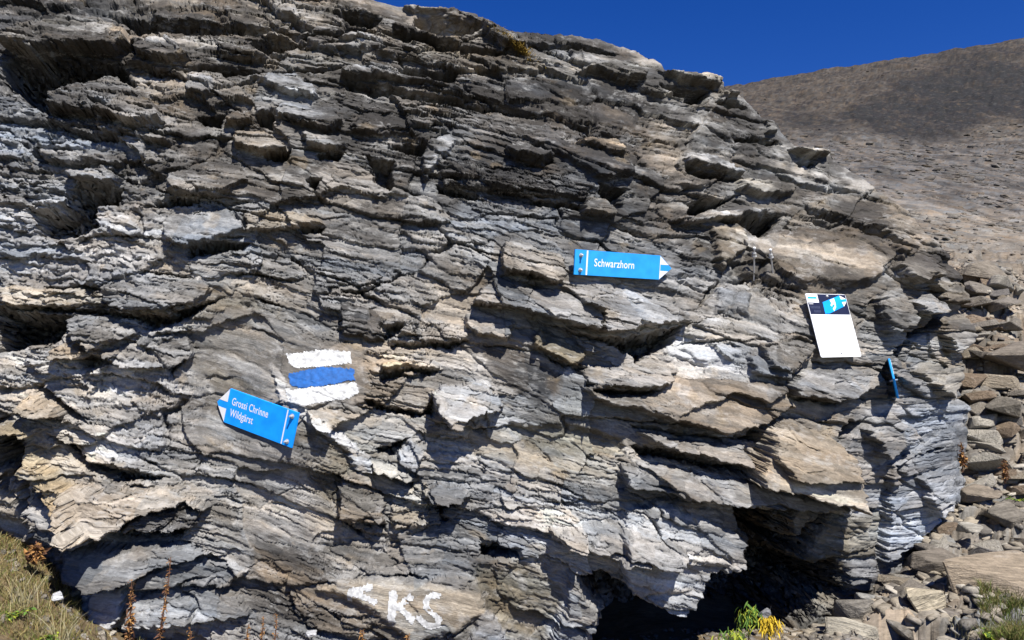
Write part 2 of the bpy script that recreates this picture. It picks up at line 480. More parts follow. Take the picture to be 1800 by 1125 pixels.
# traced blocks, ledges and clefts (pixel outlines).  o: stands proud, i: recess, s: smooth face, l: thin laminae
GREY, WARM, BROWN, TAN, OCHRE, DARK, PALE, BLUE, OLIVE, CREAM = range(10)
PAL = np.array([(0.200, 0.198, 0.194), (0.240, 0.218, 0.188), (0.195, 0.165, 0.130), (0.300, 0.255, 0.195), (0.30, 0.24, 0.15), (0.060, 0.056, 0.053),
                (0.36, 0.356, 0.347), (0.245, 0.249, 0.256), (0.175, 0.155, 0.115), (0.39, 0.350, 0.285)])
ST = [
 # kind, depth, colour, smoothness(0..1 = how much fine relief is kept), outline
 ('o', .13, WARM, .9, [(7,82),(71,53),(131,28),(170,25),(227,60),(235,85),(199,96),(117,96),(71,107),(21,96)]),
 ('i', .20, DARK, .7, [(0,108),(21,99),(117,98),(206,100),(240,140),(232,150),(190,128),(130,140),(100,150),(85,200),(50,190),(25,165),(0,168)]),
 ('i', .09, DARK, .9, [(180,12),(330,28),(480,44),(600,62),(600,36),(660,34),(680,44),(600,74),(520,66),(470,56),(330,58),(240,55),(200,34)]),
 ('o', .09, GREY, 1.3, [(100,160),(142,142),(249,160),(281,192),(295,213),(249,228),(171,206),(89,199)]),
 ('o', .05, BLUE, .5, [(64,249),(160,238),(249,235),(263,277),(206,288),(71,284)]),
 ('o', .07, GREY, .6, [(213,228),(255,230),(309,245),(300,253),(262,253)]),
 ('o', .08, BLUE, .6, [(105,298),(171,288),(212,312),(199,324),(135,315)]),
 ('i', .17, DARK, .6, [(132,317),(213,324),(206,352),(171,365),(175,400),(100,427),(55,415),(46,370),(89,362)]),
 ('o', .08, GREY, .7, [(235,70),(300,66),(330,100),(345,112),(300,118),(240,102)]),
 ('o', .07, WARM, .8, [(384,62),(420,62),(440,84),(470,96),(500,104),(450,116),(385,110)]),
 ('i', .10, DARK, .6, [(430,70),(480,58),(540,62),(548,80),(500,92),(455,92)]),
 ('o', .06, PALE, .7, [(505,55),(560,48),(620,60),(690,88),(640,96),(560,90)]),
 ('i', .09, DARK, .8, [(240,112),(300,122),(380,118),(470,128),(600,110),(606,120),(470,140),(370,134),(260,128)]),
 ('o', .06, PALE, .7, [(430,133),(520,132),(560,165),(552,180),(480,160)]),
 ('o', .05, BLUE, .5, [(330,135),(370,138),(385,170),(350,178),(322,160)]),
 ('i', .12, DARK, .6, [(338,200),(400,196),(388,226),(350,222)]),
 ('o', .08, GREY, .6, [(487,185),(590,190),(600,222),(575,238),(520,222),(480,205)]),
 ('o', .08, TAN, .8, [(402,198),(438,194),(447,206),(444,218),(395,226)]),
 ('i', .11, DARK, .6, [(448,195),(492,186),(482,232),(452,222)]),
 ('o', .08, WARM, .7, [(410,230),(460,228),(505,262),(512,268),(470,278),(415,262)]),
 ('i', .10, DARK, .7, [(455,270),(515,262),(512,286),(468,284)]),
 ('o', .07, PALE, .7, [(530,235),(600,240),(612,262),(590,272),(540,262)]),
 ('i', .12, DARK, .6, [(555,270),(612,268),(600,290),(560,286)]),
 ('o', .05, GREY, .6, [(290,300),(420,292),(440,320),(380,345),(290,338)]),
 ('i', .09, DARK, .7, [(262,352),(300,342),(352,346),(345,358),(290,366),(268,362)]),
 ('i', .10, DARK, .7, [(535,318),(568,312),(560,338),(548,345)]),
 ('i', .14, DARK, .6, [(724,28),(799,21),(849,39),(845,53),(813,66),(778,68),(724,46)]),
 ('o', .10, WARM, .9, [(700,14),(795,14),(860,44),(905,64),(925,100),(880,92),(852,64),(838,38),(800,22),(725,26)]),
 ('s', .0, DARK, 1.2, [(925,58),(1010,60),(1095,82),(1120,108),(1000,98),(930,84)]),
 ('i', .08, DARK, .9, [(930,72),(1010,78),(1095,98),(1080,104),(1000,90),(930,82)]),
 ('l', .05, DARK, 1.3, [(690,44),(760,62),(840,76),(900,92),(880,98),(760,80),(690,62)]),
 ('i', .10, DARK, .8, [(600,16),(650,18),(675,30),(672,40),(620,40),(596,34)]),
 ('i', .08, DARK, .8, [(690,60),(780,72),(860,90),(1000,118),(980,124),(880,102),(760,90),(690,72)]),
 ('o', .06, TAN, .7, [(640,95),(760,86),(880,100),(960,118),(940,132),(820,128),(700,112)]),
 ('i', .22, DARK, .5, [(689,121),(810,124),(797,148),(760,146),(717,139)]),
 ('o', .08, PALE, .6, [(605,122),(670,116),(700,132),(780,152),(824,162),(812,169),(720,150),(600,140)]),
 ('s', .02, DARK, .6, [(820,135),(920,132),(1000,140),(1075,150),(1135,185),(1110,225),(1030,214),(960,210),(880,180),(827,165)]),
 ('o', .09, CREAM, .8, [(998,128),(1050,117),(1098,114),(1115,124),(1130,146),(1090,153),(1062,135)]),
 ('o', .06, CREAM, .8, [(1100,152),(1130,150),(1180,172),(1176,176),(1140,170)]),
 ('o', .10, CREAM, .8, [(1150,132),(1246,129),(1269,143),(1265,157),(1200,152)]),
 ('i', .26, DARK, .5, [(1150,146),(1200,154),(1253,159),(1248,190),(1210,186),(1180,176)]),
 ('o', .08, TAN, .8, [(1257,156),(1296,166),(1292,176),(1262,172)]),
 ('i', .10, DARK, .7, [(1254,174),(1300,178),(1318,200),(1270,196)]),
 ('o', .06, DARK, .6, [(909,235),(991,242),(1041,270),(1105,300),(1110,312),(1062,318),(955,263)]),
 ('o', .08, GREY, .6, [(886,258),(920,249),(978,274),(955,286),(906,281)]),
 ('i', .09, DARK, .6, [(898,283),(950,288),(978,277),(975,290),(930,296)]),
 ('o', .06, TAN, .8, [(1010,250),(1080,242),(1103,262),(1098,280),(1050,266)]),
 ('l', .06, DARK, 1.5, [(770,284),(830,280),(940,300),(1045,320),(1035,350),(920,345),(778,325)]),
 ('i', .17, DARK, .5, [(1045,316),(1108,331),(1100,342),(1098,366),(1083,373),(1051,343)]),
 ('i', .12, DARK, .6, [(895,350),(960,350),(1030,356),(1022,372),(960,366)]),
 ('i', .10, DARK, .6, [(765,318),(845,340),(838,352),(765,340)]),
 ('o', .08, CREAM, .8, [(1012,360),(1040,346),(1062,352),(1082,376),(1060,386),(1025,376)]),
 ('i', .13, DARK, .6, [(678,256),(756,245),(744,277),(700,270)]),
 ('o', .05, PALE, .7, [(745,250),(790,232),(808,246),(770,290),(748,320),(740,290)]),
 ('o', .04, DARK, .6, [(612,222),(660,190),(710,196),(735,235),(660,242),(620,238)]),
 ('i', .07, DARK, .8, [(610,140),(760,168),(900,190),(890,198),(740,182),(610,160)]),
 ('i', .09, DARK, .6, [(640,270),(695,280),(690,340),(660,330)]),
 ('o', .06, CREAM, .8, [(1335,208),(1367,218),(1370,232),(1345,236)]),
 ('i', .14, DARK, .6, [(1272,240),(1340,238),(1378,242),(1390,256),(1350,256),(1290,250)]),
 ('o', .13, CREAM, .8, [(1380,262),(1457,263),(1454,278),(1406,281)]),
 ('i', .16, DARK, .5, [(1396,282),(1450,282),(1430,296),(1402,294)]),
 ('o', .07, PALE, .9, [(1200,270),(1250,276),(1310,300),(1300,312),(1240,300),(1200,290)]),
 ('i', .10, DARK, .7, [(1200,292),(1250,304),(1305,314),(1300,324),(1230,316),(1200,308)]),
 ('o', .08, CREAM, .9, [(1290,316),(1370,318),(1402,326),(1396,342),(1330,350),(1290,338)]),
 ('i', .17, DARK, .5, [(1203,352),(1320,343),(1275,361),(1246,375),(1207,379)]),
 ('o', .07, PALE, .8, [(1180,384),(1250,376),(1310,362),(1360,368),(1300,384),(1240,394),(1190,400)]),
 ('i', .34, DARK, .4, [(1250,392),(1314,374),(1384,374),(1370,399),(1353,417),(1331,420),(1310,406),(1300,398)]),
 ('i', .09, DARK, .7, [(1360,296),(1420,318),(1510,336),(1520,344),(1430,338),(1370,318)]),
 ('i', .09, DARK, .7, [(1400,350),(1470,372),(1560,400),(1616,438),(1608,449),(1540,420),(1430,384)]),
 ('o', .06, TAN, .6, [(1246,400),(1296,399),(1310,428),(1307,440),(1275,462),(1267,478),(1256,467)]),
 ('s', .05, BROWN, .35, [(1314,426),(1400,403),(1495,410),(1584,445),(1560,472),(1520,502),(1449,511),(1400,506),(1300,486)]),
 ('i', .10, DARK, .5, [(1226,540),(1250,505),(1275,488),(1270,508),(1240,538)]),
 ('s', .04, GREY, .5, [(1262,512),(1289,497),(1317,515),(1316,555),(1262,550)]),
 ('s', .02, PALE, .6, [(1170,606),(1271,603),(1316,623),(1240,643),(1180,634)]),
 ('o', .06, BROWN, .5, [(1340,604),(1399,584),(1435,602),(1432,630),(1392,657),(1340,645)]),
 ('o', .06, GREY, .5, [(1306,626),(1330,622),(1390,656),(1376,668),(1320,662)]),
 ('o', .10, GREY, .5, [(1374,675),(1413,648),(1541,648),(1541,673),(1484,703),(1449,701),(1385,692)]),
 ('i', .12, DARK, .5, [(1380,694),(1449,704),(1490,706),(1470,716),(1400,706)]),
 ('i', .09, DARK, .5, [(1430,632),(1520,636),(1545,645),(1500,646),(1436,644)]),
 ('o', .12, BROWN, .4, [(1015,682),(1100,655),(1200,664),(1300,668),(1370,677),(1390,715),(1350,732),(1320,752),(1270,762),(1200,747),(1110,720),(1040,704)]),
 ('i', .24, DARK, .4, [(1572,628),(1600,585),(1640,548),(1656,548),(1640,582),(1612,602),(1606,622),(1590,642)]),
 ('i', .24, DARK, .4, [(1551,648),(1561,632),(1570,660),(1578,690),(1573,706),(1564,712),(1558,682)]),
 ('o', .11, PALE, 1.0, [(1584,530),(1627,515),(1652,538),(1636,556),(1598,553)]),
 ('i', .24, DARK, .4, [(-20,540),(60,545),(124,552),(120,585),(96,612),(60,612),(21,625),(-20,625)]),
 ('i', .15, DARK, .5, [(0,534),(120,540),(230,548),(295,552),(350,532),(405,522),(350,552),(338,562),(295,575),(262,587),(245,579),(228,565),(124,554),(0,546)]),
 ('o', .07, GREY, .5, [(178,502),(199,497),(228,511),(348,484),(375,509),(341,532),(284,545),(220,545),(188,530)]),
 ('o', .05, CREAM, .8, [(-10,502),(171,507),(178,537),(64,541),(-10,532)]),
 ('i', .06, DARK, .7, [(70,500),(190,498),(175,506),(160,530),(140,512),(80,510)]),
 ('o', .06, GREY, .35, [(291,381),(350,370),(427,367),(428,406),(355,424),(323,436),(291,420)]),
 ('o', .06, TAN, .6, [(427,368),(515,370),(576,392),(520,402),(428,410)]),
 ('i', .12, DARK, .5, [(323,437),(373,417),(441,424),(427,443),(331,458)]),
 ('i', .12, DARK, .5, [(517,399),(578,394),(569,412),(535,414)]),
 ('o', .09, GREY, .7, [(121,560),(150,553),(199,556),(247,584),(171,617),(135,592)]),
 ('o', .07, TAN, .7, [(100,612),(130,598),(156,618),(150,636),(102,630)]),
 ('i', .10, DARK, .6, [(130,628),(160,622),(200,626),(196,640),(160,655),(135,650)]),
 ('o', .06, GREY, .7, [(176,617),(300,582),(330,588),(341,620),(302,647),(213,646)]),
 ('i', .13, DARK, .5, [(293,647),(332,626),(302,667)]),
 ('i', .12, DARK, .5, [(50,680),(75,676),(120,705),(140,722),(168,740),(130,742),(105,722)]),
 ('o', .09, TAN, .7, [(44,700),(60,690),(100,705),(116,728),(90,730),(45,715)]),
 ('s', .00, GREY, .12, [(335,575),(405,537),(470,545),(560,612),(645,610),(645,712),(530,716),(480,692),(350,640)]),
 ('o', .03, PALE, .4, [(470,640),(495,650),(540,720),(600,760),(645,800),(660,835),(635,830),(590,780),(520,730),(490,690)]),
 ('o', .14, WARM, .6, [(874,452),(895,421),(927,424),(952,442),(984,445),(996,484),(977,500),(934,489),(884,482)]),
 ('o', .13, GREY, .45, [(828,535),(845,506),(877,488),(920,502),(980,509),(1045,535),(1046,580),(1012,574),(941,553),(905,546)]),
 ('o', .12, GREY, .45, [(980,502),(1098,509),(1180,533),(1210,550),(1211,566),(1133,574),(1069,585),(1046,578),(1045,552)]),
 ('i', .19, DARK, .4, [(831,539),(909,556),(1044,589),(1098,590),(1211,569),(1195,600),(1123,639),(1116,627),(1037,598),(927,562)]),
 ('o', .07, GREY, .4, [(813,560),(828,540),(906,565),(895,597),(838,589),(820,575)]),
 ('o', .09, OCHRE, .6, [(931,592),(955,580),(991,595),(1028,624),(1009,643),(984,632),(934,607)]),
 ('i', .10, DARK, .5, [(940,610),(984,634),(1009,646),(1060,640),(1020,656),(970,640)]),
 ('o', .05, DARK, .4, [(600,531),(636,534),(671,559),(679,602),(600,590)]),
 ('i', .10, DARK, .5, [(674,572),(715,566),(712,588),(685,602),(680,592)]),
 ('i', .13, DARK, .5, [(596,510),(640,504),(688,491),(672,506),(636,517),(596,520)]),
 ('l', .05, GREY, 1.4, [(671,560),(760,556),(835,588),(785,607),(682,603)]),
 ('i', .11, DARK, .5, [(680,604),(728,602),(792,600),(833,595),(792,618),(740,612),(685,614)]),
 ('o', .07, TAN, .7, [(670,640),(690,632),(770,640),(776,650),(728,642),(672,652)]),
 ('i', .12, DARK, .5, [(667,653),(728,643),(778,652),(756,664),(717,657),(671,675)]),
 ('o', .14, PALE, .5, [(760,692),(778,673),(859,669),(886,712),(870,720),(827,731),(799,757),(767,724)]),
 ('i', .14, DARK, .5, [(619,713),(646,701),(742,723),(768,692),(760,732),(728,740),(671,725)]),
 ('s', .00, DARK, .4, [(842,602),(899,602),(991,666),(966,694),(948,717),(899,682),(859,645)]),
 ('o', .07, GREY, .6, [(1012,639),(1069,645),(1180,640),(1196,648),(1162,680),(1098,681),(1027,675)]),
 ('i', .13, DARK, .5, [(1027,678),(1098,683),(1162,682),(1133,697),(1062,700),(1030,690)]),
 ('i', .15, DARK, .4, [(1108,742),(1200,760),(1307,768),(1342,750),(1346,782),(1317,779),(1200,772),(1120,756)]),
 ('o', .11, GREY, .5, [(1118,757),(1200,773),(1303,777),(1318,818),(1253,807),(1150,781)]),
 ('i', .19, DARK, .4, [(1108,780),(1150,783),(1253,809),(1314,821),(1303,842),(1235,827),(1130,806)]),
 ('o', .16, TAN, .3, [(1342,752),(1356,736),(1378,739),(1456,764),(1477,803),(1481,842),(1492,886),(1449,873),(1360,848),(1303,841),(1318,810),(1332,782)]),
 ('o', .10, GREY, .5, [(1090,815),(1130,808),(1235,829),(1307,843),(1378,861),(1484,889),(1491,897),(1428,897),(1296,883),(1200,869),(1095,852)]),
 ('o', .08, PALE, .8, [(1100,895),(1180,885),(1286,930),(1308,948),(1300,985),(1240,1000),(1222,1040),(1195,1064),(1150,1050),(1095,1022),(1080,960)]),
 ('i', .45, DARK, 1.0, [(1008,1004),(1060,1003),(1095,1026),(1150,1052),(1195,1066),(1224,1042),(1242,1002),(1302,987),(1310,948),(1288,930),(1292,885),(1360,899),(1413,899),(1400,945),(1449,910),(1481,899),(1410,987),(1484,983),(1490,1030),(1500,1046),(1449,1080),(1399,1132),(1399,1280),(1010,1280),(1040,1100),(1062,1072),(1030,1050)]),
 ('o', .07, BLUE, .5, [(1552,812),(1609,785),(1644,753),(1676,762),(1684,831),(1666,885),(1627,938),(1555,992),(1545,974),(1555,903)]),
 ('i', .13, DARK, .4, [(1559,812),(1587,803),(1577,855),(1569,846)]),
 ('i', .12, DARK, .4, [(1584,804),(1651,776),(1644,790),(1600,803)]),
 ('i', .20, DARK, .4, [(1467,766),(1484,736),(1530,732),(1506,760),(1481,790)]),
 ('i', .10, DARK, .5, [(1500,892),(1550,898),(1552,910),(1515,902)]),
 ('i', .32, DARK, .4, [(-30,770),(28,744),(46,771),(46,796),(53,842),(57,881),(68,917),(110,945),(85,958),(60,926),(46,887),(7,844),(-30,830)]),
 ('o', .11, OCHRE, .8, [(46,778),(64,771),(92,817),(121,842),(178,896),(199,922),(156,910),(117,881),(71,844),(53,828)]),
 ('o', .09, OCHRE, .8, [(8,737),(43,732),(78,753),(64,762),(30,752)]),
 ('i', .15, DARK, .5, [(76,757),(100,763),(155,814),(242,827),(308,842),(249,851),(185,858),(164,844),(150,836),(110,800)]),
 ('o', .12, WARM, .6, [(124,853),(178,858),(302,856),(382,890),(356,898),(331,882),(277,893),(199,922),(171,910)]),
 ('i', .28, DARK, .4, [(60,852),(78,852),(128,887),(171,920),(199,925),(249,925),(336,931),(320,949),(249,953),(199,953),(167,937),(142,912)]),
 ('o', .06, DARK, 1.3, [(199,922),(277,894),(331,883),(358,898),(345,922),(300,928),(240,924)]),
 ('o', .09, GREY, .5, [(57,860),(89,878),(160,924),(171,947),(135,955),(85,930),(64,898)]),
 ('o', .13, GREY, .6, [(124,955),(178,955),(334,950),(375,970),(313,981),(245,995),(230,1009),(185,1006),(153,990)]),
 ('i', .14, DARK, .4, [(156,996),(228,1010),(233,1020),(213,1027),(174,1021)]),
 ('o', .07, GREY, .6, [(245,998),(313,984),(420,985),(440,1000),(400,1030),(330,1020),(250,1022)]),
 ('o', .08, GREY, .6, [(235,1030),(330,1022),(420,1040),(440,1080),(300,1085),(235,1080)]),
 ('o', .08, WARM, .4, [(92,1058),(142,1026),(139,1080),(110,1080)]),
 ('o', .08, PALE, .7, [(148,1030),(222,1028),(232,1060),(210,1100),(150,1090)]),
 ('s', .00, BROWN, .5, [(440,955),(520,1000),(600,1040),(660,1072),(728,1116),(705,1140),(560,1110),(498,1050),(450,1000)]),
 ('s', .05, CREAM, .10, [(560,1036),(600,1016),(653,1018),(770,1027),(845,1045),(850,1080),(778,1109),(731,1125),(682,1086),(621,1050)]),
 ('i', .12, DARK, .5, [(731,1128),(778,1111),(850,1083),(820,1104),(770,1124),(735,1150)]),
 ('o', .04, BLUE, .4, [(850,1065),(893,1105),(880,1125),(800,1130),(835,1095)]),
 ('i', .15, DARK, .5, [(843,956),(922,963),(916,986),(841,986)]),
 ('i', .17, DARK, .5, [(655,790),(722,769),(697,807),(660,802)]),
 ('o', .06, BLUE, .5, [(699,798),(724,775),(748,796),(736,829),(707,815)]),
 ('o', .09, CREAM, .7, [(645,811),(689,814),(737,839),(707,843),(657,826)]),
 ('i', .08, DARK, .6, [(660,832),(735,846),(728,862),(690,850)]),
 ('o', .06, BROWN, .5, [(600,832),(639,825),(677,874),(680,921),(618,919),(596,903)]),
 ('i', .09, DARK, .6, [(614,922),(682,924),(676,934),(640,930)]),
 ('o', .11, GREY, .6, [(742,862),(771,842),(813,849),(830,867),(810,878),(760,886)]),
 ('i', .14, DARK, .5, [(756,888),(819,879),(780,905),(794,912),(778,926),(769,905)]),
 ('l', .05, CREAM, 1.4, [(682,867),(752,845),(755,928),(692,931)]),
 ('s', .00, CREAM, .5, [(813,760),(895,753),(920,789),(973,800),(1087,817),(1090,850),(1000,832),(884,812),(813,798)]),
 ('s', -.04, OLIVE, .7, [(888,746),(1000,745),(1094,771),(1100,803),(1027,797),(931,789)]),
 ('o', .09, GREY, .6, [(955,925),(1050,915),(1133,924),(1194,952),(1183,981),(1098,970),(991,950)]),
 ('s', -.02, OLIVE, .6, [(831,997),(920,990),(991,1027),(973,1080),(955,1135),(902,1105),(849,1058)]),
 ('o', .05, GREY, .8, [(992,1000),(1010,1003),(1032,1050),(1060,1072),(1040,1100),(1000,1125),(965,1120),(985,1060)]),
 ('s', .0, BLUE, .8, [(1500,720),(1560,715),(1600,700),(1690,720),(1720,800),(1690,920),(1600,1020),(1500,1040),(1490,900),(1480,800)]),
 ('o', .09, BROWN, .5, [(1545,432),(1622,446),(1662,482),(1600,500),(1560,478)]),
 ('o', .08, WARM, .5, [(1528,520),(1580,505),(1602,560),(1562,592),(1536,560)]),
 ('o', .10, TAN, .5, [(1606,478),(1694,500),(1708,540),(1644,530)]),
 ('o', .10, WARM, .5, [(1640,560),(1716,556),(1722,600),(1662,622)]),
 ('o', .09, TAN, .5, [(1602,650),(1662,620),(1708,660),(1644,704)]),
 ('o', .09, GREY, .5, [(1500,742),(1560,720),(1604,760),(1540,802)]),
 ('o', .07, BLUE, .4, [(1596,835),(1672,800),(1684,860),(1622,905)]),
 ('s', .02, OLIVE, .5, [(1410,988),(1450,925),(1500,905),(1555,905),(1545,985),(1485,983)]),
 ('o', .05, BLUE, .9, [(1486,984),(1545,988),(1530,1020),(1490,1030)]),
]
def layer_coords(X, Y):
    u_ = (up2(tU_fn, X, Y) * MPP).astype(np.float32)
    v_ = (up2(tV_fn, X, Y) * MPP).astype(np.float32)
    v_ = v_ + 0.02 * fbm(u_ * 2.2, v_ * 2.2, 11, 3) + 0.006 * fbm(u_ * 9, v_ * 9, 13, 3)
    u_ = u_ + 0.03 * fbm(u_ * 3 + 5, v_ * 3, 17, 3)
    return u_, v_
def ragged(X, Y, u_, v_):
    return (X + 7 * noise(u_ * 8, v_ * 12, 41) + 4 * noise(u_ * 26, v_ * 50, 42) + 2 * noise(u_ * 60, v_ * 110, 43),
            Y + 4 * noise(u_ * 9, v_ * 12, 44) + 2.5 * noise(u_ * 30, v_ * 40, 45))
def stamp_depth(kind, dep):
    return dep * (1.3 if kind == 'o' else 1.5 if kind == 'i' and dep < .5 else 1.0)
# first pass: find where the face steps, and give those rows more points
xs_, ys_ = PX[::4], PY[::4]
u_, v_ = layer_coords(xs_, ys_)
wx_, wy_ = ragged(xs_, ys_, u_, v_)
ds = np.zeros(xs_.shape)
for (kind, dep, c, kp, poly) in ST:
    dep = stamp_depth(kind, dep)
    p = np.array(poly, float)
    m = (xs_ > p[:, 0].min() - 20) & (xs_ < p[:, 0].max() + 20) & (ys_ > p[:, 1].min() - 20) & (ys_ < p[:, 1].max() + 20)
    sd = poly_sd(wx_[m], wy_[m], poly)
    ds[m] += (dep if kind in 'ol' else -dep if kind == 'i' else 0) * sstep(0, 5 + (30 * dep if kind == 'i' else 0), sd)
wgt = np.abs(np.diff(ys_, axis=1)) / 360 + 0.45 * np.abs(np.diff(ds, axis=1))
cum = np.concatenate([np.zeros((len(xs_), 1)), np.cumsum(wgt, 1)], 1)
cum /= cum[:, -1:]
tn_ = np.stack([np.interp(tt, cum[k], tt) for k in range(len(xs_))])
ker = np.exp(-(np.arange(-24, 25) / 10.0) ** 2 / 2)
ker /= ker.sum()
pad = np.pad(tn_, ((24, 24), (0, 0)), mode='edge')
tn_ = sum(ker[k] * pad[k:k + len(tn_)] for k in range(49))
ci = np.clip(np.arange(NX) / 4, 0, len(xs_) - 1.001)
cj, cf = ci.astype(int), (ci - ci.astype(int))[:, None]
TT = tn_[cj] * (1 - cf) + tn_[cj + 1] * cf
PX = np.repeat(colx[:, None], NY, 1)
PY = ybot[:, None] + (ytop - ybot)[:, None] * TT
PX = PX + sstep(1560, 1712, PX) * (34 * fbm(PY / 95 + 3, PY * 0 + 1.5, 23, 3) + 16 * fbm(PY / 24, PY * 0 + 7.5, 24, 3) - 22)
U, V = layer_coords(PX, PY)
D0 = up(D0G, PX, PY)
e = np.clip((PY - ytop[:, None]) / 30.0, 0, 1)
D0 = D0 + 0.10 * (1 - np.sqrt(np.clip(e * (2 - e), 0, 1)))
er = np.clip((1712 - np.repeat(colx[:, None], NY, 1)) / 90.0, 0, 1)
D0 = D0 + 0.75 * (1 - np.sqrt(np.clip(er * (2 - er), 0, 1)))
P0 = ray(PX, PY, D0)

d = np.zeros(PX.shape, np.float32)
keep = np.ones(PX.shape, np.float32)       # how much fine relief stays
lam_k = np.full(PX.shape, 0.35, np.float32)
part = np.zeros(PX.shape, np.int32)
ZC = [
    (100, 60, DARK), (300, 40, WARM), (400, 100, WARM), (600, 60, WARM), (800, 60, WARM), (1000, 110, WARM), (700, 200, GREY), (1000, 200, DARK), (900, 280, DARK), (1100, 260, DARK),
    (1200, 220, WARM), (1300, 280, WARM), (1450, 330, WARM), (1600, 420, BROWN), (60, 250, BLUE), (60, 400, BLUE), (150, 480, BLUE), (300, 250, GREY), (450, 300, GREY),
    (350, 400, GREY), (550, 400, GREY), (700, 380, GREY), (850, 400, GREY), (1000, 400, GREY), (1200, 450, GREY), (700, 480, GREY), (800, 480, WARM), (560, 560, GREY),
    (420, 600, OLIVE), (700, 620, WARM), (900, 620, GREY), (1100, 600, GREY), (1300, 560, WARM), (1420, 450, BROWN), (1550, 560, BROWN), (1650, 600, WARM), (1250, 640, PALE),
    (1450, 720, WARM), (1620, 760, BLUE), (1600, 900, BLUE), (1520, 800, BLUE), (250, 640, BLUE), (260, 740, BLUE), (150, 700, PALE), (300, 860, WARM), (100, 780, TAN),
    (480, 800, GREY), (600, 850, OLIVE), (750, 720, WARM), (850, 760, PALE), (900, 900, BLUE), (700, 950, GREY), (1000, 800, OLIVE), (1000, 880, PALE), (1150, 860, WARM),
    (1150, 930, PALE), (800, 1000, GREY), (900, 1050, OLIVE), (500, 900, PALE), (400, 900, WARM), (500, 1000, DARK), (300, 1000, GREY), (250, 1080, PALE), (1000, 1070, PALE), (1300, 1000, DARK), (1450, 960, OLIVE)]
zone = idw(GX, GY, [(x, y) for x, y, c in ZC],
    [PAL[c] for x, y, c in ZC], p=3.2, soft=35)
col = np.stack([up(zone[..., k], PX + 30 * fbm(U * 4, V * 8, 31, 3), PY + 22 * fbm(U * 4, V * 8, 35, 3)) for k in range(3)], -1).astype(np.float32)

WX, WY = ragged(PX, PY, U, V)
for si, (kind, dep, c, kp, poly) in enumerate(ST):
    dep = stamp_depth(kind, dep)
    p = np.array(poly, float)
    m = (PX > p[:, 0].min() - 25) & (PX < p[:, 0].max() + 25) & (PY > p[:, 1].min() - 25) & (PY < p[:, 1].max() + 25)
    sd = poly_sd(WX[m], WY[m], poly)
    v = V[m]
    ins = sd > 0
    if not ins.any():
        continue
    vmin, vmax = v[ins].min(), v[ins].max()
    tv = np.clip((v - vmin) / (vmax - vmin + 1e-6), 0, 1)
    if kind == 'o' or kind == 'l':
        f = sstep(0, 5, sd) * (1.0 - 0.72 * tv ** 1.2)
        dm = dep * f
        cm = sstep(-1, 3, sd) * 0.8
    elif kind == 'i':
        f = sstep(0, 5 + 30 * dep, sd) * (1 + 0.22 * fbm(U[m] * 14, V[m] * 30, 47, 4))
        dm = -dep * f
        cm = sstep(2, 12, sd) * 0.35
        c = BROWN
    else:
        f = sstep(-4, 10, sd)
        dm = dep * f
        cm = sstep(-4, 6, sd) * 0.75
    d[m] += dm.astype(np.float32)
    kf = sstep(-2, 5, sd)
    keep[m] = keep[m] * (1 - kf) + kp * kf
    if kind == 'l':
        lam_k[m] = lam_k[m] * (1 - kf) + 1.6 * kf
    col[m] = col[m] * (1 - cm[..., None]) + PAL[c] * cm[..., None]
    if kind in 'ol':
        pm = part[m]
        pm[sd > 1] = si + 1
        part[m] = pm

rz = idw(GX, GY, [(100,60),(500,80),(900,150),(1200,250),(1500,380),(100,300),(150,450),(400,350),(700,420),(900,330),(1000,460),(800,600),(1100,600),(1300,560),(1500,600),(1620,500),
                  (200,700),(420,620),(560,700),(500,850),(300,900),(200,1000),(700,720),(700,900),(900,800),(1000,900),(1200,720),(1400,800),(1600,800),(1150,950),(700,1060),(900,1050),(500,1050)],
         np.array([1.15,1.2,1.25,1.2,1.0,1.1,.95,.65,.65,1.2,.7,.55,.45,.45,.5,.6,.6,.22,.28,.32,.35,.35,.6,.6,.38,.42,.35,.25,.30,.5,.2,.35,.28])[:, None], p=3.2, soft=40)[..., 0]
thin_k = up(rz, PX, PY).astype(np.float32)
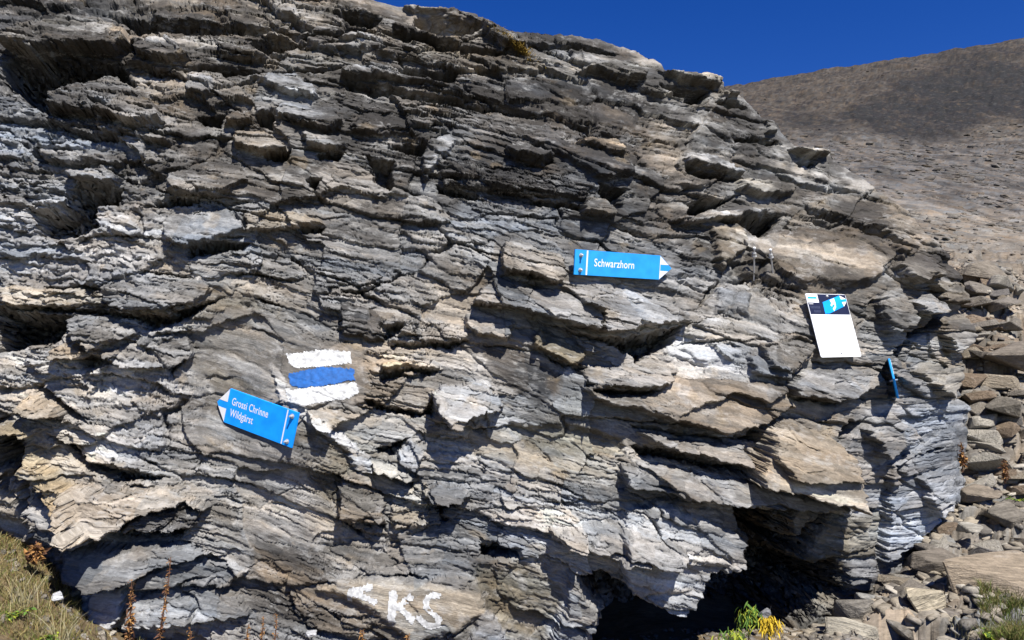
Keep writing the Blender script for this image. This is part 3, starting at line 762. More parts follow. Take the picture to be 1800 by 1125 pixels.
# broken blocks at every scale, each with its own offset and tilt, thick at the lower lip
r, du, dv, ed = cells(PX / 175 + 0.3 * fbm(PX / 120, PY / 120, 91, 3), PY / 130 - PX / 900 + 0.3 * fbm(PX / 120, PY / 120, 95, 3), 97)
d += (0.045 * ((r[0] - .5) * .9 + (r[1] - .5) * 1.9 * du + (r[2] - .35) * 1.5 * dv)).astype(np.float32)
facet = r[3]
keep *= (0.45 + 0.95 * facet)
col *= (1 + 0.30 * (r[1] - .5))[..., None] * (1 + (r[2] - .5)[..., None] * np.array([.14, .02, -.13]))
for (su_, sv_, amp, seed, kk) in ((0.80, 0.19, .046, 101, 0.75), (0.34, 0.085, .020, 131, 1.0), (0.62, 0.030, .0150, 151, 0.95), (0.115, 0.028, .0110, 161, 1.0), (0.28, 0.0125, .0075, 181, 0.95), (0.050, 0.0115, .0060, 191, 1.0), (0.024, 0.0062, .0034, 221, 1.0)):
    wu = U / su_ + 0.30 * fbm(U / su_ * 1.7, V / sv_ * 0.8, seed + 50, 3)
    wv = V / sv_ + 0.28 * fbm(U / su_ * 1.9, V / sv_ * 0.9, seed + 60, 3)
    r, du, dv, ed = cells(wu.astype(np.float32), wv.astype(np.float32), seed)
    a = amp * (1 - kk + kk * keep)
    a = a * (thin_k if sv_ < .05 else 0.40 + 0.60 * np.minimum(thin_k, 1.0))
    if amp < .04:
        a = a * np.clip(0.72 + 2.0 * fbm(U * 2.4, V * 4.0, seed + 70, 2), 0.12, 1.7)
    d += a * ((r[0] - 0.5) * 1.15 + (r[1] - 0.5) * 1.0 * du - (0.15 + 0.75 * r[2]) * dv - 0.35 * (1 - sstep(0, 0.10, ed)))
    if amp > .01:
        jn = (1 - sstep(0.02, 0.09, ed)) * sstep(0.0, 0.35, fbm(U * 3, V * 5, seed + 80, 3)) * (0.3 + 0.7 * keep)
        d -= (amp * 1.1 * jn).astype(np.float32)
    if amp > .01:
        k = {.046: .26, .020: .26, .0150: .24, .0110: .20}[amp]
        col *= (1 + k * (r[3] - 0.5) * 1.6)[..., None]
        tint = (r[1] - 0.5)[..., None] * np.array([0.09, 0.01, -0.09]) * (k / .3)
        col *= 1 + tint
# thin laminae
lamv = V + 0.004 * fbm(U * 6, V * 20, 301, 3)
ln = noise(U * 5.0, lamv * 150, 303) + 0.6 * noise(U * 9, lamv * 330, 304)
lm = np.clip(fbm(U * 2.5, V * 6, 305, 3) * 2 + 0.35, 0, 1) * 0.8 + lam_k
d += (0.0040 * lm * (0.4 + 0.6 * keep) * np.sign(ln) * np.abs(ln) ** 0.6).astype(np.float32)
d += 0.012 * fbm(U * 4, V * 7, 311, 4) + 0.004 * keep * fbm(U * 22, V * 34, 317, 4)
d = np.where(d < 0, d * (0.25 + 0.75 * sstep(0.1, 1.0, e)), d)
# weathered hollows in the grey left part
wz = sstep(420, 200, PX) * sstep(120, 230, PY) * sstep(780, 560, PY)
hn = fbm(U * 9, V * 19, 321, 4)
d += (wz * 0.030 * (np.abs(hn) * 2.0 - 0.6)).astype(np.float32)

# keep the rock just behind the signs
for S, x0, x1 in ((SIGN1, -.05, 1.2), (SIGN2, -.22, 1.05), (BOARD, -.05, 1.05)):
    tl, tr, bl = np.array(S['TL']), np.array(S['TR']), np.array(S['BL'])
    uu, vv = tr - tl, bl - tl
    poly = [tl + uu * x0 + vv * -.05, tl + uu * x1 + vv * -.05, tl + uu * x1 + vv * 1.1, tl + uu * x0 + vv * 1.1]
    sd = poly_sd(PX, PY, poly)
    k = sstep(-16, 4, sd)
    d = d * (1 - k) + np.clip(d * 0.35, -0.04, 0.02) * k

for poly, kq in (([(560,1036),(600,1016),(653,1018),(770,1027),(845,1045),(850,1080),(778,1109),(731,1125),(682,1086),(621,1050)], .22),
                 ([(495,608),(630,608),(640,716),(500,722)], .40)):
    k = sstep(-14, 8, poly_sd(WX, WY, poly))
    d = d * (1 - k) + (0.03 + kq * np.clip(d - .03, -.04, .04)) * k
# crusts: pale lichen and black streaks that follow the layers
pl = sstep(0.14, 0.42, fbm(U * 7, V * 13, 401, 5, 0.6)) * (0.25 + 0.75 * hash01((PX * 0).astype(int), (PX * 0).astype(int), 1))
col = col * (1 - 0.5 * pl[..., None]) + np.array([0.40, 0.398, 0.39]) * 0.5 * pl[..., None]
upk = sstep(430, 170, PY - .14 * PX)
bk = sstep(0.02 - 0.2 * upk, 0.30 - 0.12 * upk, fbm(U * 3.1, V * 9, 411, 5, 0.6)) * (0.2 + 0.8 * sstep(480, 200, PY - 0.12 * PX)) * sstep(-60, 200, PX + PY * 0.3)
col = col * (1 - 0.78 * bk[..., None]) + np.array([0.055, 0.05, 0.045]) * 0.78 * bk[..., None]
oc = sstep(0.30, 0.5, fbm(U * 5 + 3, V * 8, 421, 4, 0.55))
col = col * (1 - 0.3 * oc[..., None]) + np.array([0.32, 0.235, 0.13]) * 0.3 * oc[..., None]
lum_ = col.mean(-1, keepdims=True)
col = np.clip(col * (lum_ / 0.20) ** 0.30, 0.02, 0.55)

# normals of the smooth face
tx = np.gradient(P0, axis=0)
ty = np.gradient(P0, axis=1)
n0 = np.cross(tx, ty)
n0 /= np.linalg.norm(n0, axis=-1, keepdims=True) + 1e-12
n0[n0[..., 1] > 0] *= -1
# soften the rolled rim so that relief there still points outwards
view = np.array([0.0, -1.0, 0.12])
kr = (0.4 + 0.55 * (1 - np.minimum(e, er)))[..., None]
n0 = n0 * (1 - kr) + view * kr
n0 /= np.linalg.norm(n0, axis=-1, keepdims=True)
P = P0 + n0 * d[..., None]
P[..., 2] -= 0.22 * np.clip(d, -0.05, 0.3)
gm = np.zeros_like(d)
gm[:, 1:] = np.clip(np.abs(np.diff(d, axis=1)) / .008, 0, 1)
la = 0.003 + 0.03 * np.clip(-d * 5 - .1, 0, 1) + 0.012 * gm
P[..., 0] += la * fbm(U * 26 + d * 45, V * 26 - d * 30, 331, 3)
P[..., 2] += la * fbm(U * 26 - d * 35, V * 26 + d * 45, 337, 3)
ROCKPX, ROCKPY, ROCKD = unray(P)

def rock_at(px, py):
    q = (ROCKPX - px) ** 2 + (ROCKPY - py) ** 2
    cand = q < 16
    if not cand.any():
        i = np.argmin(q)
    else:
        i = np.argmin(np.where(cand, ROCKD, 1e9))
    i = np.unravel_index(i, q.shape)
    return P[i], n0[i]

vid = np.arange(NX * NY).reshape(NX, NY)
quads = np.stack([vid[:-1, :-1], vid[1:, :-1], vid[1:, 1:], vid[:-1, 1:]], -1).reshape(-1, 4)
fpart = part[:-1, :-1].reshape(-1)
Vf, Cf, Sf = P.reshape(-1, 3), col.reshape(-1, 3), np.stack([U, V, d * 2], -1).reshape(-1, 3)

outcrop = empty('rock_outcrop', tuple(ray(800, 1150, 3.6)))
tag(outcrop, 'huge layered grey schist outcrop carrying the blue signs and paint marks', 'rock')
INV = Matrix.Translation(-Vector(outcrop.location))
off = np.array(outcrop.location)
CNAME = {GREY: 'grey', WARM: 'warm grey', BROWN: 'brown', TAN: 'tan', OCHRE: 'ochre', DARK: 'blackish', PALE: 'pale grey', BLUE: 'bluish grey', OLIVE: 'olive brown', CREAM: 'cream'}
for pid in np.unique(fpart):
    F = quads[fpart == pid]
    if pid and len(F) < 60:
        fpart[fpart == pid] = 0
for pid in np.unique(fpart):
    F = quads[fpart == pid]
    u, Fi = sub_mesh(F, Vf)
    nm = 'bedrock' if pid == 0 else 'rock_slab'
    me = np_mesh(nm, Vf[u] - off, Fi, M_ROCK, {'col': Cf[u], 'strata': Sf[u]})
    mesh_obj(nm, me, outcrop)
# top and right side going back behind the rim
def skirt(rim, dirs, crim, name):
    n, k = len(rim), len(dirs)
    pts = [rim]
    for q, (dy, dz) in enumerate(dirs):
        a = rim.copy()
        jit = 0.10 * fbm(rim[:, 0] * 3 + q, rim[:, 0] * 0 + q * 1.7, 501 + q, 3)
        a[:, 1] += dy
        a[:, 2] += dz + jit
        pts.append(a)
    pts = np.stack(pts, 1)
    ii = np.arange(n * (k + 1)).reshape(n, k + 1)
    F = np.stack([ii[:-1, :-1], ii[1:, :-1], ii[1:, 1:], ii[:-1, 1:]], -1).reshape(-1, 4)
    Vv = pts.reshape(-1, 3)
    st = np.stack([Vv[:, 0], Vv[:, 1], Vv[:, 2]], -1)
    me = np_mesh(name, Vv - off, F, M_ROCK, {'col': np.repeat(crim[:, None], k + 1, 1).reshape(-1, 3), 'strata': st})
    mesh_obj(name, me, outcrop)
skirt(P[::3, -1], [(.15, .0), (.4, .0), (.8, .02), (1.4, .05), (2.2, .1), (3.2, -.2), (4.0, -1.0), (4.3, -4)], col[::3, -1], 'summit_ledge')
rim = P[-1, ::3]
skirt(rim[::-1], [(.1, .0), (.3, 0), (.7, 0), (1.2, -.1), (1.8, -.3)], col[-1, ::3][::-1], 'side_ledge')

# paint on the rock
def paint(name, sd, mat, label, thr=-0.9, lift=0.002):
    rag = sd + 2.0 * fbm(U * 14, V * 26, 601, 3) + 0.9 * noise(U * 60, V * 160, 602) + (0.8 + 2.0 * np.exp(-(sd / 5) ** 2)) * 0.6 * noise(U * 60, V * 260, 604)
    ok = (rag > thr) & (ed_gap > 0.03)
    fo = ok[:-1, :-1] & ok[1:, 1:] & ok[1:, :-1] & ok[:-1, 1:]
    F = quads[fo.reshape(-1)]
    u, Fi = sub_mesh(F, Vf)
    tn = n0.reshape(-1, 3)[u]
    me = np_mesh(name, Vf[u] + tn * lift - off, Fi, mat)
    tag(mesh_obj(name, me, outcrop), label)
ed_gap = 0.50 + 0.5 * noise(U * 9, V * 75, 603) + 0.25 * noise(U * 60, V * 200, 605)
paint('painted_stripe', poly_sd(PX, PY, [(506,622),(570,615),(617,618),(619,640),(553,646),(521,648),(509,637)]), M_PWHITE, 'upper white stripe of the painted trail mark')
paint('painted_stripe', poly_sd(PX, PY, [(511,657),(564,646),(623,648),(624,669),(564,681),(526,684),(513,677)]), M_PBLUE, 'blue stripe of the painted trail mark', lift=0.004)
paint('painted_stripe', poly_sd(PX, PY, [(504,684),(521,687),(553,681),(628,672),(631,690),(613,701),(575,706),(545,714),(511,713),(508,699)]), M_PWHITE, 'lower white stripe of the painted trail mark')
arrow = np.maximum.reduce([stroke_sd(PX, PY, [(614, 1054), (619, 1034), (653, 1029)], 9.5), stroke_sd(PX, PY, [(622, 1037), (662, 1054)], 11)])
paint('painted_arrow', arrow, M_PWHITE, 'white painted arrow pointing up left')
kk = np.maximum.reduce([stroke_sd(PX, PY, [(692, 1041), (690, 1083)], 15.5), stroke_sd(PX, PY, [(722, 1045), (702, 1061), (724, 1083)], 11.5)])
paint('painted_letter', kk, M_PWHITE, 'white painted letter K')
ss = stroke_sd(PX, PY, [(771, 1043), (760, 1041), (748, 1049), (749, 1061), (760, 1071), (771, 1081), (769, 1092), (750, 1093), (738, 1081)], 10.5)
paint('painted_letter', ss, M_PWHITE, 'white painted letter S')

# ------------------------------------------------------------------ GROUND AND HILLSIDE
gc = [(60, 1125, 2.7), (60, 1000, 3.15), (30, 935, 3.45), (160, 1100, 3.15), (300, 1172, 2.95), (300, 1138, 3.3), (600, 1185, 3.0), (600, 1155, 3.35), (1000, 1210, 3.2), (1000, 1190, 4.0),
      (1300, 1170, 3.3), (1300, 1118, 3.85), (1300, 1085, 4.6), (1500, 1130, 3.8), (1500, 1065, 4.3), (1500, 1010, 4.9), (1650, 1130, 3.85), (1650, 1010, 4.45), (1650, 925, 4.95), (1650, 1240, 3.3),
      (1790, 1130, 3.75), (1790, 1010, 4.35), (1790, 870, 5.1), (1790, 720, 5.9), (1790, 580, 7.0), (1790, 460, 9.3), (1700, 790, 5.6), (1700, 660, 6.3), (1690, 520, 7.4), (1690, 450, 9.6),
      (1600, 410, 10.8), (1790, 390, 14), (1650, 385, 13), (1790, 310, 24), (1600, 302, 22), (1800, 222, 42), (1500, 218, 42), (1800, 140, 62), (1400, 178, 60), (1800, 70, 85), (1550, 110, 85),
      (1290, 151, 85), (1800, 110, 130), (1400, 190, 130), (2300, 10, 85), (2300, 300, 24), (2300, 700, 6), (2300, 1000, 4.2), (2300, 1130, 3.7),
      (0, 620, 8), (600, 640, 8), (1200, 580, 9), (0, 330, 60), (700, 260, 60), (1100, 200, 85), (0, 330, 120), (-600, 1000, 3.2), (-600, 650, 8), (-600, 350, 60), (-600, 1130, 2.7), (700, 900, 5), (1200, 850, 5.5), (0, 880, 4.2)]
gc = np.array(gc, float)
gfn = tps_fit(np.stack([gc[:, 0] / 500, np.log(gc[:, 2]) * 1.6], 1), gc[:, 1], 1e-2)
def ground_base(px, D):
    return ray(px, gfn(px / 500, np.log(D) * 1.6), D)
DARKBANDS = [([(1470, 205), (1500, 180), (1570, 168), (1660, 182), (1735, 212), (1700, 238), (1600, 250), (1540, 238)], .8), ([(1560, 145), (1690, 112), (1830, 112), (1830, 212), (1720, 205), (1600, 178)], .85),
             ([(1385, 195), (1470, 205), (1500, 235), (1420, 235), (1370, 215)], .5), ([(1640, 95), (1810, 78), (1810, 100), (1650, 118)], .35)]
def ground(px, D, detail=True):
    """ground point and colour; broken debris on the right, soil and turf on the left, scree and dark ribs far up"""
    px, D = np.asarray(px, float), np.asarray(D, float)
    B = ground_base(px, D)
    x, y = B[..., 0], B[..., 1]
    py = unray(B)[1]
    near = 1 - sstep(7.0, 12.0, D)
    deb = sstep(1380, 1560, px) * near
    turf = sstep(1500, 1300, px) * (1 - sstep(4.2, 6, D))
    z = np.zeros(px.shape)
    c = np.zeros(px.shape + (3,))
    c[:] = (0.205, 0.178, 0.145)
    for (s, amp, seed) in ((0.55, .20, 701), (0.22, .06, 721), (0.09, .026, 741)):
        wx = x / s + 0.25 * noise(x / s * 1.6, y / s * 1.6, seed + 9)
        wy = y / (s * 0.55) + 0.25 * noise(x / s * 1.6, y / s * 1.6, seed + 10)
        r, du, dv, ed = cells(wx, wy, seed)
        z += deb * amp * (r[0] - 0.45 + (r[1] - .5) * du - 0.25 * (r[2]) * dv - 0.4 * (1 - sstep(0, .15, ed)))
        c *= (1 + 0.5 * (r[3] - .5) * (0.3 + 0.7 * deb))[..., None] * (1 + (r[1] - .5)[..., None] * np.array([.12, 0, -.14]))
    z += 0.03 * turf * fbm(x * 5, y * 5, 761, 4)
    far = sstep(8, 14, D)
    sc_ = np.clip(D / 20, .5, 4)
    z += far * (0.10 * fbm(x * 1.3, y * 1.3, 771, 5) + 0.35 * fbm(x * .23, y * .23, 775, 3) * sc_ * .6)
    fine = fbm(x * 3.2, y * 1.6, 781, 4) * far
    c *= (1 + 0.35 * fine)[..., None]
    wpx, wpy = px + 25 * fbm(x * .2, y * .12, 785, 4), py + 14 * fbm(x * .25, y * .12, 786, 4)
    for poly, k in DARKBANDS:
        sd = poly_sd(wpx, wpy, poly)
        f = sstep(-12, 12, sd)
        r, du, dv, ed = cells(x * .55, y * .4, 791)
        z += f * k * (0.15 * (r[0]) + 0.9 * np.abs(fbm(x * .5, y * .5, 793, 4)) - .3)
        g = f * np.sqrt(k) * np.clip(1.1 + 1.3 * fbm(x * .35, y * .25, 795, 4), 0, 1)
        c = c * (1 - 0.9 * g[..., None]) + np.array([0.026, 0.025, 0.027]) * 0.9 * g[..., None]
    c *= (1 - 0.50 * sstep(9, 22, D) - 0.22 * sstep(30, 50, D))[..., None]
    sp_ = hash01(np.floor(x / .16).astype(int), np.floor(y / .45).astype(int), 821) + hash01(np.floor(x / .4 + noise(x, y, 825)).astype(int), np.floor(y / 1.1).astype(int), 823)
    c *= (1 + far * 0.75 * (sp_ - 1.0))[..., None]
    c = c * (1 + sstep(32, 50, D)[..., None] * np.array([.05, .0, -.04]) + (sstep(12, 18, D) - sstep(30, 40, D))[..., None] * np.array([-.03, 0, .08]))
    r, du, dv, ed = cells(x / 1.3 + .3 * noise(x, y, 811), y / 1.8, 813)
    hr = sstep(26, 40, D) * np.clip(.35 + 1.6 * fbm(x * .12, y * .07, 817, 3), 0, 1)
    z += hr * (.12 * (r[0] - .5) + .2 * (r[1] - .5) * du)
    c *= (1 + hr * .5 * (r[2] - .6))[..., None]
    soil = np.array([0.17, 0.125, 0.07])
    c = c * (1 - turf[..., None]) + soil * (1 + 0.5 * fbm(x * 9, y * 9, 799, 4))[..., None] * turf[..., None]
    B = B.copy()
    B[..., 2] += z
    return B, np.clip(c, .02, .5)

def grid_faces(a, b):
    ii = np.arange(a * b).reshape(a, b)
    return np.stack([ii[:-1, :-1], ii[1:, :-1], ii[1:, 1:], ii[:-1, 1:]], -1).reshape(-1, 4)

pxs = np.concatenate([np.arange(-1500, -60, 30), np.arange(-60, 1360, 8), np.arange(1360, 1860, 2.6), np.arange(1860, 2260, 5), np.arange(2260, 3300, 25)])
Ds = np.exp(np.linspace(math.log(2.6), math.log(9.0), 260))
GPX, GD = np.meshgrid(pxs, Ds, indexing='ij')
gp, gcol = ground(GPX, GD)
# carry the sheet on towards and behind the camera
b0 = gp[:, :1]
ext = []
for yy in (1.9, 1.0, 0.0, -2.5, -8.0):
    q = b0.copy()
    q[..., 1] = yy
    q[..., 0] *= 1 + (2.6 - yy) * 0.35
    q[..., 2] -= (2.6 - yy) * 0.03
    ext.insert(0, q)
gp = np.concatenate(ext + [gp], 1)
gcol = np.concatenate([np.repeat(gcol[:, :1], 5, 1), gcol], 1)
me = np_mesh('ground', gp.reshape(-1, 3), grid_faces(*gp.shape[:2]), M_SCREE, {'col': gcol.reshape(-1, 3)})
tag(mesh_obj('ground', me), kind='structure')
pxs2 = np.concatenate([np.arange(-1500, 1240, 30), np.arange(1240, 1860, 2.6), np.arange(1860, 2260, 5), np.arange(2260, 3300, 25)])
Ds2 = np.exp(np.linspace(math.log(9.0), math.log(140.0), 330))
HPX, HD = np.meshgrid(pxs2, Ds2, indexing='ij')
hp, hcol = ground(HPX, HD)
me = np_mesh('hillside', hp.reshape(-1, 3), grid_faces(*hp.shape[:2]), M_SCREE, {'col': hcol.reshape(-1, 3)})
tag(mesh_obj('hillside', me), kind='structure')

# scree: thousands of small plates
def plates(P, size, rng, flat=(0.12, 0.32), lenr=(0.45, 0.95)):
    n = len(P)
    base = np.array([(-1, -1, -1), (1, -1, -1), (1, 1, -1), (-1, 1, -1), (-1, -1, 1), (1, -1, 1), (1, 1, 1), (-1, 1, 1)], float) * 0.5
    v = base[None] * (1 + 0.55 * (rng.random((n, 8, 3)) - .5))
    v[:, 4:, :2] *= 0.75
    sz = np.stack([size, size * rng.uniform(*lenr, n), size * rng.uniform(*flat, n)], -1)
    v = v * sz[:, None]
    az, tl, tr = rng.uniform(0, 6.28, n), rng.normal(.2, .22, n), rng.normal(0, .22, n)
    def rot(v, i, j, a):
        c, s = np.cos(a)[:, None], np.sin(a)[:, None]
        vi, vj = v[..., i] * c - v[..., j] * s, v[..., i] * s + v[..., j] * c
        v = v.copy()
        v[..., i], v[..., j] = vi, vj
        return v
    v = rot(rot(rot(v, 0, 1, az), 1, 2, tl), 0, 2, tr)
    v = v + P[:, None]
    f = np.array([(0, 3, 2, 1), (4, 5, 6, 7), (0, 1, 5, 4), (1, 2, 6, 5), (2, 3, 7, 6), (3, 0, 4, 7)])
    F = (f[None] + (np.arange(n) * 8)[:, None, None]).reshape(-1, 4)
    return v.reshape(-1, 3), F
def plate_cols(n, rng):
    pal = np.array([(.20, .175, .14), (.25, .215, .165), (.15, .135, .115), (.32, .29, .24), (.12, .105, .09)])
    c = pal[rng.choice(5, n, p=[.35, .25, .2, .1, .1])] * rng.uniform(.8, 1.2, (n, 1))
    return np.repeat(c, 8, 0)
rng = np.random.default_rng(3)
n = 19000
sp = np.where(rng.random(n) < .75, rng.uniform(1240, 1830, n), rng.uniform(1830, 2250, n))
sD = 7.5 * (85 / 7.5) ** (rng.random(n) ** 1.15)
pos, pc = ground(sp, sD)
okp = (pc.mean(1) > .052) & (fbm(pos[:, 0] * .5, pos[:, 1] * .3, 807, 3) > -.12 + .3 * rng.random(n) - .15)
sp, sD, pos, pc = sp[okp], sD[okp], pos[okp], pc[okp]
n = len(sp)
size = (0.022 + 0.17 * rng.random(n) ** 6) * np.clip(sD / 13, .8, 2.0)
vv, ff = plates(pos, size, rng)
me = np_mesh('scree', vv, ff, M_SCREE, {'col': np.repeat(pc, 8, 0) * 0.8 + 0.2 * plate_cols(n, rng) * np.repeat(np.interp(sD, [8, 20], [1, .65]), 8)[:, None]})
tag(mesh_obj('scree', me), 'brown grey scree of small flat stones covering the far slope', 'scree', kind='stuff')
n = 6000
sp = np.where(rng.random(n) < .7, 1420 + 420 * rng.random(n) ** 0.8, rng.uniform(1840, 2250, n))
sD = np.exp(rng.uniform(math.log(3.7), math.log(8.5), n))
pos, _ = ground(sp, sD)
size = 0.018 + 0.10 * rng.random(n) ** 4
vv, ff = plates(pos, size, rng)
me = np_mesh('gravel', vv, ff, M_SCREE, {'col': plate_cols(n, rng) * 1.35})
tag(mesh_obj('gravel', me), 'small stone chips strewn between the slabs right of the outcrop', 'gravel', kind='stuff')
n = 2600
sp = np.where(rng.random(n) < .35, rng.uniform(-60, 900, n), rng.uniform(980, 1520, n))
sD = np.where(sp < 950, rng.uniform(2.7, 3.5, n), rng.uniform(3.2, 4.3, n))
pos, _ = ground(sp, sD)
vv, ff = plates(pos, 0.012 + 0.04 * rng.random(n) ** 3, rng)
me = np_mesh('gravel', vv, ff, M_SCREE, {'col': plate_cols(n, rng) * 1.2})
tag(mesh_obj('gravel', me), 'small stone chips along the foot of the outcrop and cave floor', 'gravel', kind='stuff')

# ------------------------------------------------------------------ single stones
def stone_mesh(seed, dims, n=18, flat_top=False):
    r = random.Random(seed)
    bm = bmesh.new()
    for _ in range(n):
        th = r.uniform(0, 6.283)
        rr = r.uniform(.72, 1.0)
        zz = r.choice((-1, 1)) * r.uniform(.6, 1.0)
        k = 1.0 if zz < 0 else r.uniform(.7, .95)
        bm.verts.new((math.cos(th) * rr * k, math.sin(th) * rr * k, zz))
    res = bmesh.ops.convex_hull(bm, input=bm.verts[:])
    bmesh.ops.delete(bm, geom=[v for v in bm.verts if not v.link_faces], context='VERTS')
    for v in bm.verts:
        v.co = Vector((v.co.x * dims[0] / 2, v.co.y * dims[1] / 2, v.co.z * dims[2] / 2))
    bmesh.ops.triangulate(bm, faces=bm.faces[:])
    bmesh.ops.bevel(bm, geom=bm.edges[:], offset=min(dims) * .05, segments=1, affect='EDGES')
    me = bpy.data.meshes.new('stone')
    bm.to_mesh(me)
    bm.free()
    me.materials.append(M_STONE)
    return me
def set_col(me, c):
    a = me.attributes.new('col', 'FLOAT_COLOR', 'POINT')
    n_ = len(me.vertices)
    a.data.foreach_set('color', np.tile(np.array([*c, 1.0], np.float32), n_))
SCOL = [(.29, .255, .21), (.38, .32, .24), (.22, .20, .18), (.46, .42, .35), (.31, .235, .165)]
variants = []
for k in range(24):
    r = random.Random(900 + k)
    me = stone_mesh(900 + k, (1.0, r.uniform(.5, .9), r.uniform(.12, .30)))
    set_col(me, SCOL[k % 5])
    variants.append(me)
rs = random.Random(5)
for k in range(190):
    px = rs.uniform(1560, 1815)
    D = math.exp(rs.uniform(math.log(4.0), math.log(8.0)))
    if k >= 150:
        px, D = rs.uniform(1690, 1760), rs.uniform(5.2, 7.6)
    g, _ = ground(np.array([px]), np.array([D]))
    q = unray(g)[1][0]
    if px < 1700 and (q < 800 or q < np.interp(px, [1500, 1570, 1630, 1700], [1075, 1010, 960, 850])):
        continue
    s = rs.uniform(.09, .30) * (1.35 if rs.random() < .2 else 1)
    if k >= 150:
        s = rs.uniform(.25, .5)
    vk = rs.randrange(len(variants))
    o = link(bpy.data.objects.new('stone', variants[vk]))
    o.location = Vector(g[0]) + Vector((0, 0, s * .04))
    o.scale = (s, s, s)
    o.rotation_euler = (rs.gauss(.22, .18), rs.gauss(0, .2), rs.uniform(0, 6.28))
    tone = ('grey brown', 'tan', 'dark grey', 'pale', 'rusty brown')[vk % 5]
    sz = 'small' if s < .17 else 'broad' if s > .30 else 'middle sized'
    where = 'high by the scree' if q < 620 else 'halfway up the debris' if q < 800 else 'beside the buttress foot' if q < 960 else 'among the lower boulders'
    side_ = 'near right edge' if px > 1745 else 'near the outcrop'
    tag(o, f'{sz} {tone} flat stone {where}, {side_}', 'stone', 'loose stones in the debris')

def big_stone(px, py, D, dims, rot, c, label, seed, n=16):
    me = stone_mesh(seed, dims, n)
    set_col(me, c)
    o = link(bpy.data.objects.new('boulder', me))
    o.location = ray(px, py, D)
    o.rotation_euler = [math.radians(a) for a in rot]
    return tag(o, label, 'boulder')

big_stone(1762, 1030, 4.04, (.76, .50, .20), (32, 4, -12), (.36, .29, .21), 'large flat tan slab tilted at the lower right edge', 11, 12)
big_stone(1615, 1064, 3.94, (.36, .30, .18), (38, -12, 20), (.50, .43, .31), 'pale cream boulder with one sharp corner beside the leafy weeds', 23, 10)
big_stone(1588, 1092, 3.86, (.24, .16, .14), (10, 38, 30), (.19, .17, .14), 'dark sided wedge stone leaning under the cream boulder', 31, 10)
big_stone(1500, 1112, 3.78, (.36, .20, .09), (20, 8, -15), (.42, .38, .30), 'long flat pale stone at the bottom edge right of the cave', 37, 12)
big_stone(1500, 1072, 3.98, (.30, .16, .12), (22, -8, 8), (.22, .20, .17), 'grey block between the cave mouth and the cream boulder', 41, 12)
big_stone(1530, 1050, 4.12, (.22, .12, .06), (25, 4, -5), (.33, .32, .29), 'light grey plate above the grey block near the cave', 43, 11)
big_stone(1706, 936, 4.55, (.20, .13, .09), (30, 0, -8), (.40, .37, .31), 'pale rounded stone resting on the brown plates', 47, 14)
big_stone(1660, 1032, 4.16, (.34, .2, .12), (26, 6, 35), (.15, .135, .11), 'dark striped slab between cream boulder and tan slab', 53, 11)
big_stone(1655, 985, 4.36, (.42, .2, .08), (26, 3, -6), (.21, .18, .145), 'long brown plate above the cream boulder', 59, 12)
big_stone(1765, 905, 4.75, (.36, .24, .10), (28, -5, 20), (.21, .185, .15), 'broad brown plate left of the far debris edge', 61, 12)
big_stone(1720, 868, 5.0, (.34, .22, .08), (26, 6, -14), (.26, .215, .165), 'thin tan plate high on the debris path', 67, 12)
big_stone(1772, 630, 6.3, (.62, .42, .26), (34, -6, -10), (.24, .205, .165), 'large brown block with pale edge on the upper right debris', 71, 12)
big_stone(1735, 475, 7.6, (.62, .40, .16), (20, 9, -6), (.24, .205, .16), 'wide flat slab overhanging a dark gap on the upper right slope', 73, 12)
big_stone(1772, 715, 5.8, (.52, .3, .13), (18, 10, 30), (.17, .15, .12), 'dark shaded slab on edge under the large brown block', 79, 12)
big_stone(1345, 1076, 3.92, (.085, .06, .055), (20, 0, 10), (.30, .30, .31), 'small grey stone above the yellow leaves in the cave mouth', 83, 14)
big_stone(548, 1113, 3.22, (.06, .045, .02), (20, 0, 10), (.60, .60, .60), 'small white pebble below the dark brown slab', 89, 14)
big_stone(100, 1048, 3.0, (.05, .035, .03), (20, 0, 10), (.66, .66, .66), 'small white pebble in the turf at lower left', 97, 14)
big_stone(20, 985, 3.2, (.07, .05, .03), (20, 0, 40), (.55, .55, .56), 'small pale grey stone in the grass by the left edge', 101, 14)

# ------------------------------------------------------------------ signs
def frame_of(S):
    a, u, v = sign_plane(S)
    L, Hh = np.linalg.norm(u), np.linalg.norm(v)
    ex = u / L
    ez = np.cross(u, -v)
    ez /= np.linalg.norm(ez)
    if ez @ (CAM - a) < 0:
        ez = -ez
    ey = np.cross(ez, ex)
    Mx = Matrix(((ex[0], ey[0], ez[0], a[0]), (ex[1], ey[1], ez[1], a[1]), (ex[2], ey[2], ez[2], a[2]), (0, 0, 0, 1)))
    return Mx, L, Hh
def flat(name, pts, z0, z1, mat, parent, bevel=0.0, label=None):
    """a plate cut to an outline, from z0 to z1"""
    bm = bmesh.new()
    vs = [bm.verts.new((x, y, z0)) for x, y in pts]
    f = bm.faces.new(vs)
    ex = bmesh.ops.extrude_face_region(bm, geom=[f])
    for g in ex['geom']:
        if isinstance(g, bmesh.types.BMVert):
            g.co.z = z1
    bmesh.ops.recalc_face_normals(bm, faces=bm.faces[:])
    if bevel:
        bmesh.ops.bevel(bm, geom=[e_ for e_ in bm.edges], offset=bevel, segments=2, affect='EDGES')
    me = bpy.data.meshes.new(name)
    bm.to_mesh(me)
    bm.free()
    me.materials.append(mat)
    o = mesh_obj(name, me, parent)
    if label:
        o['label'] = label
    return o
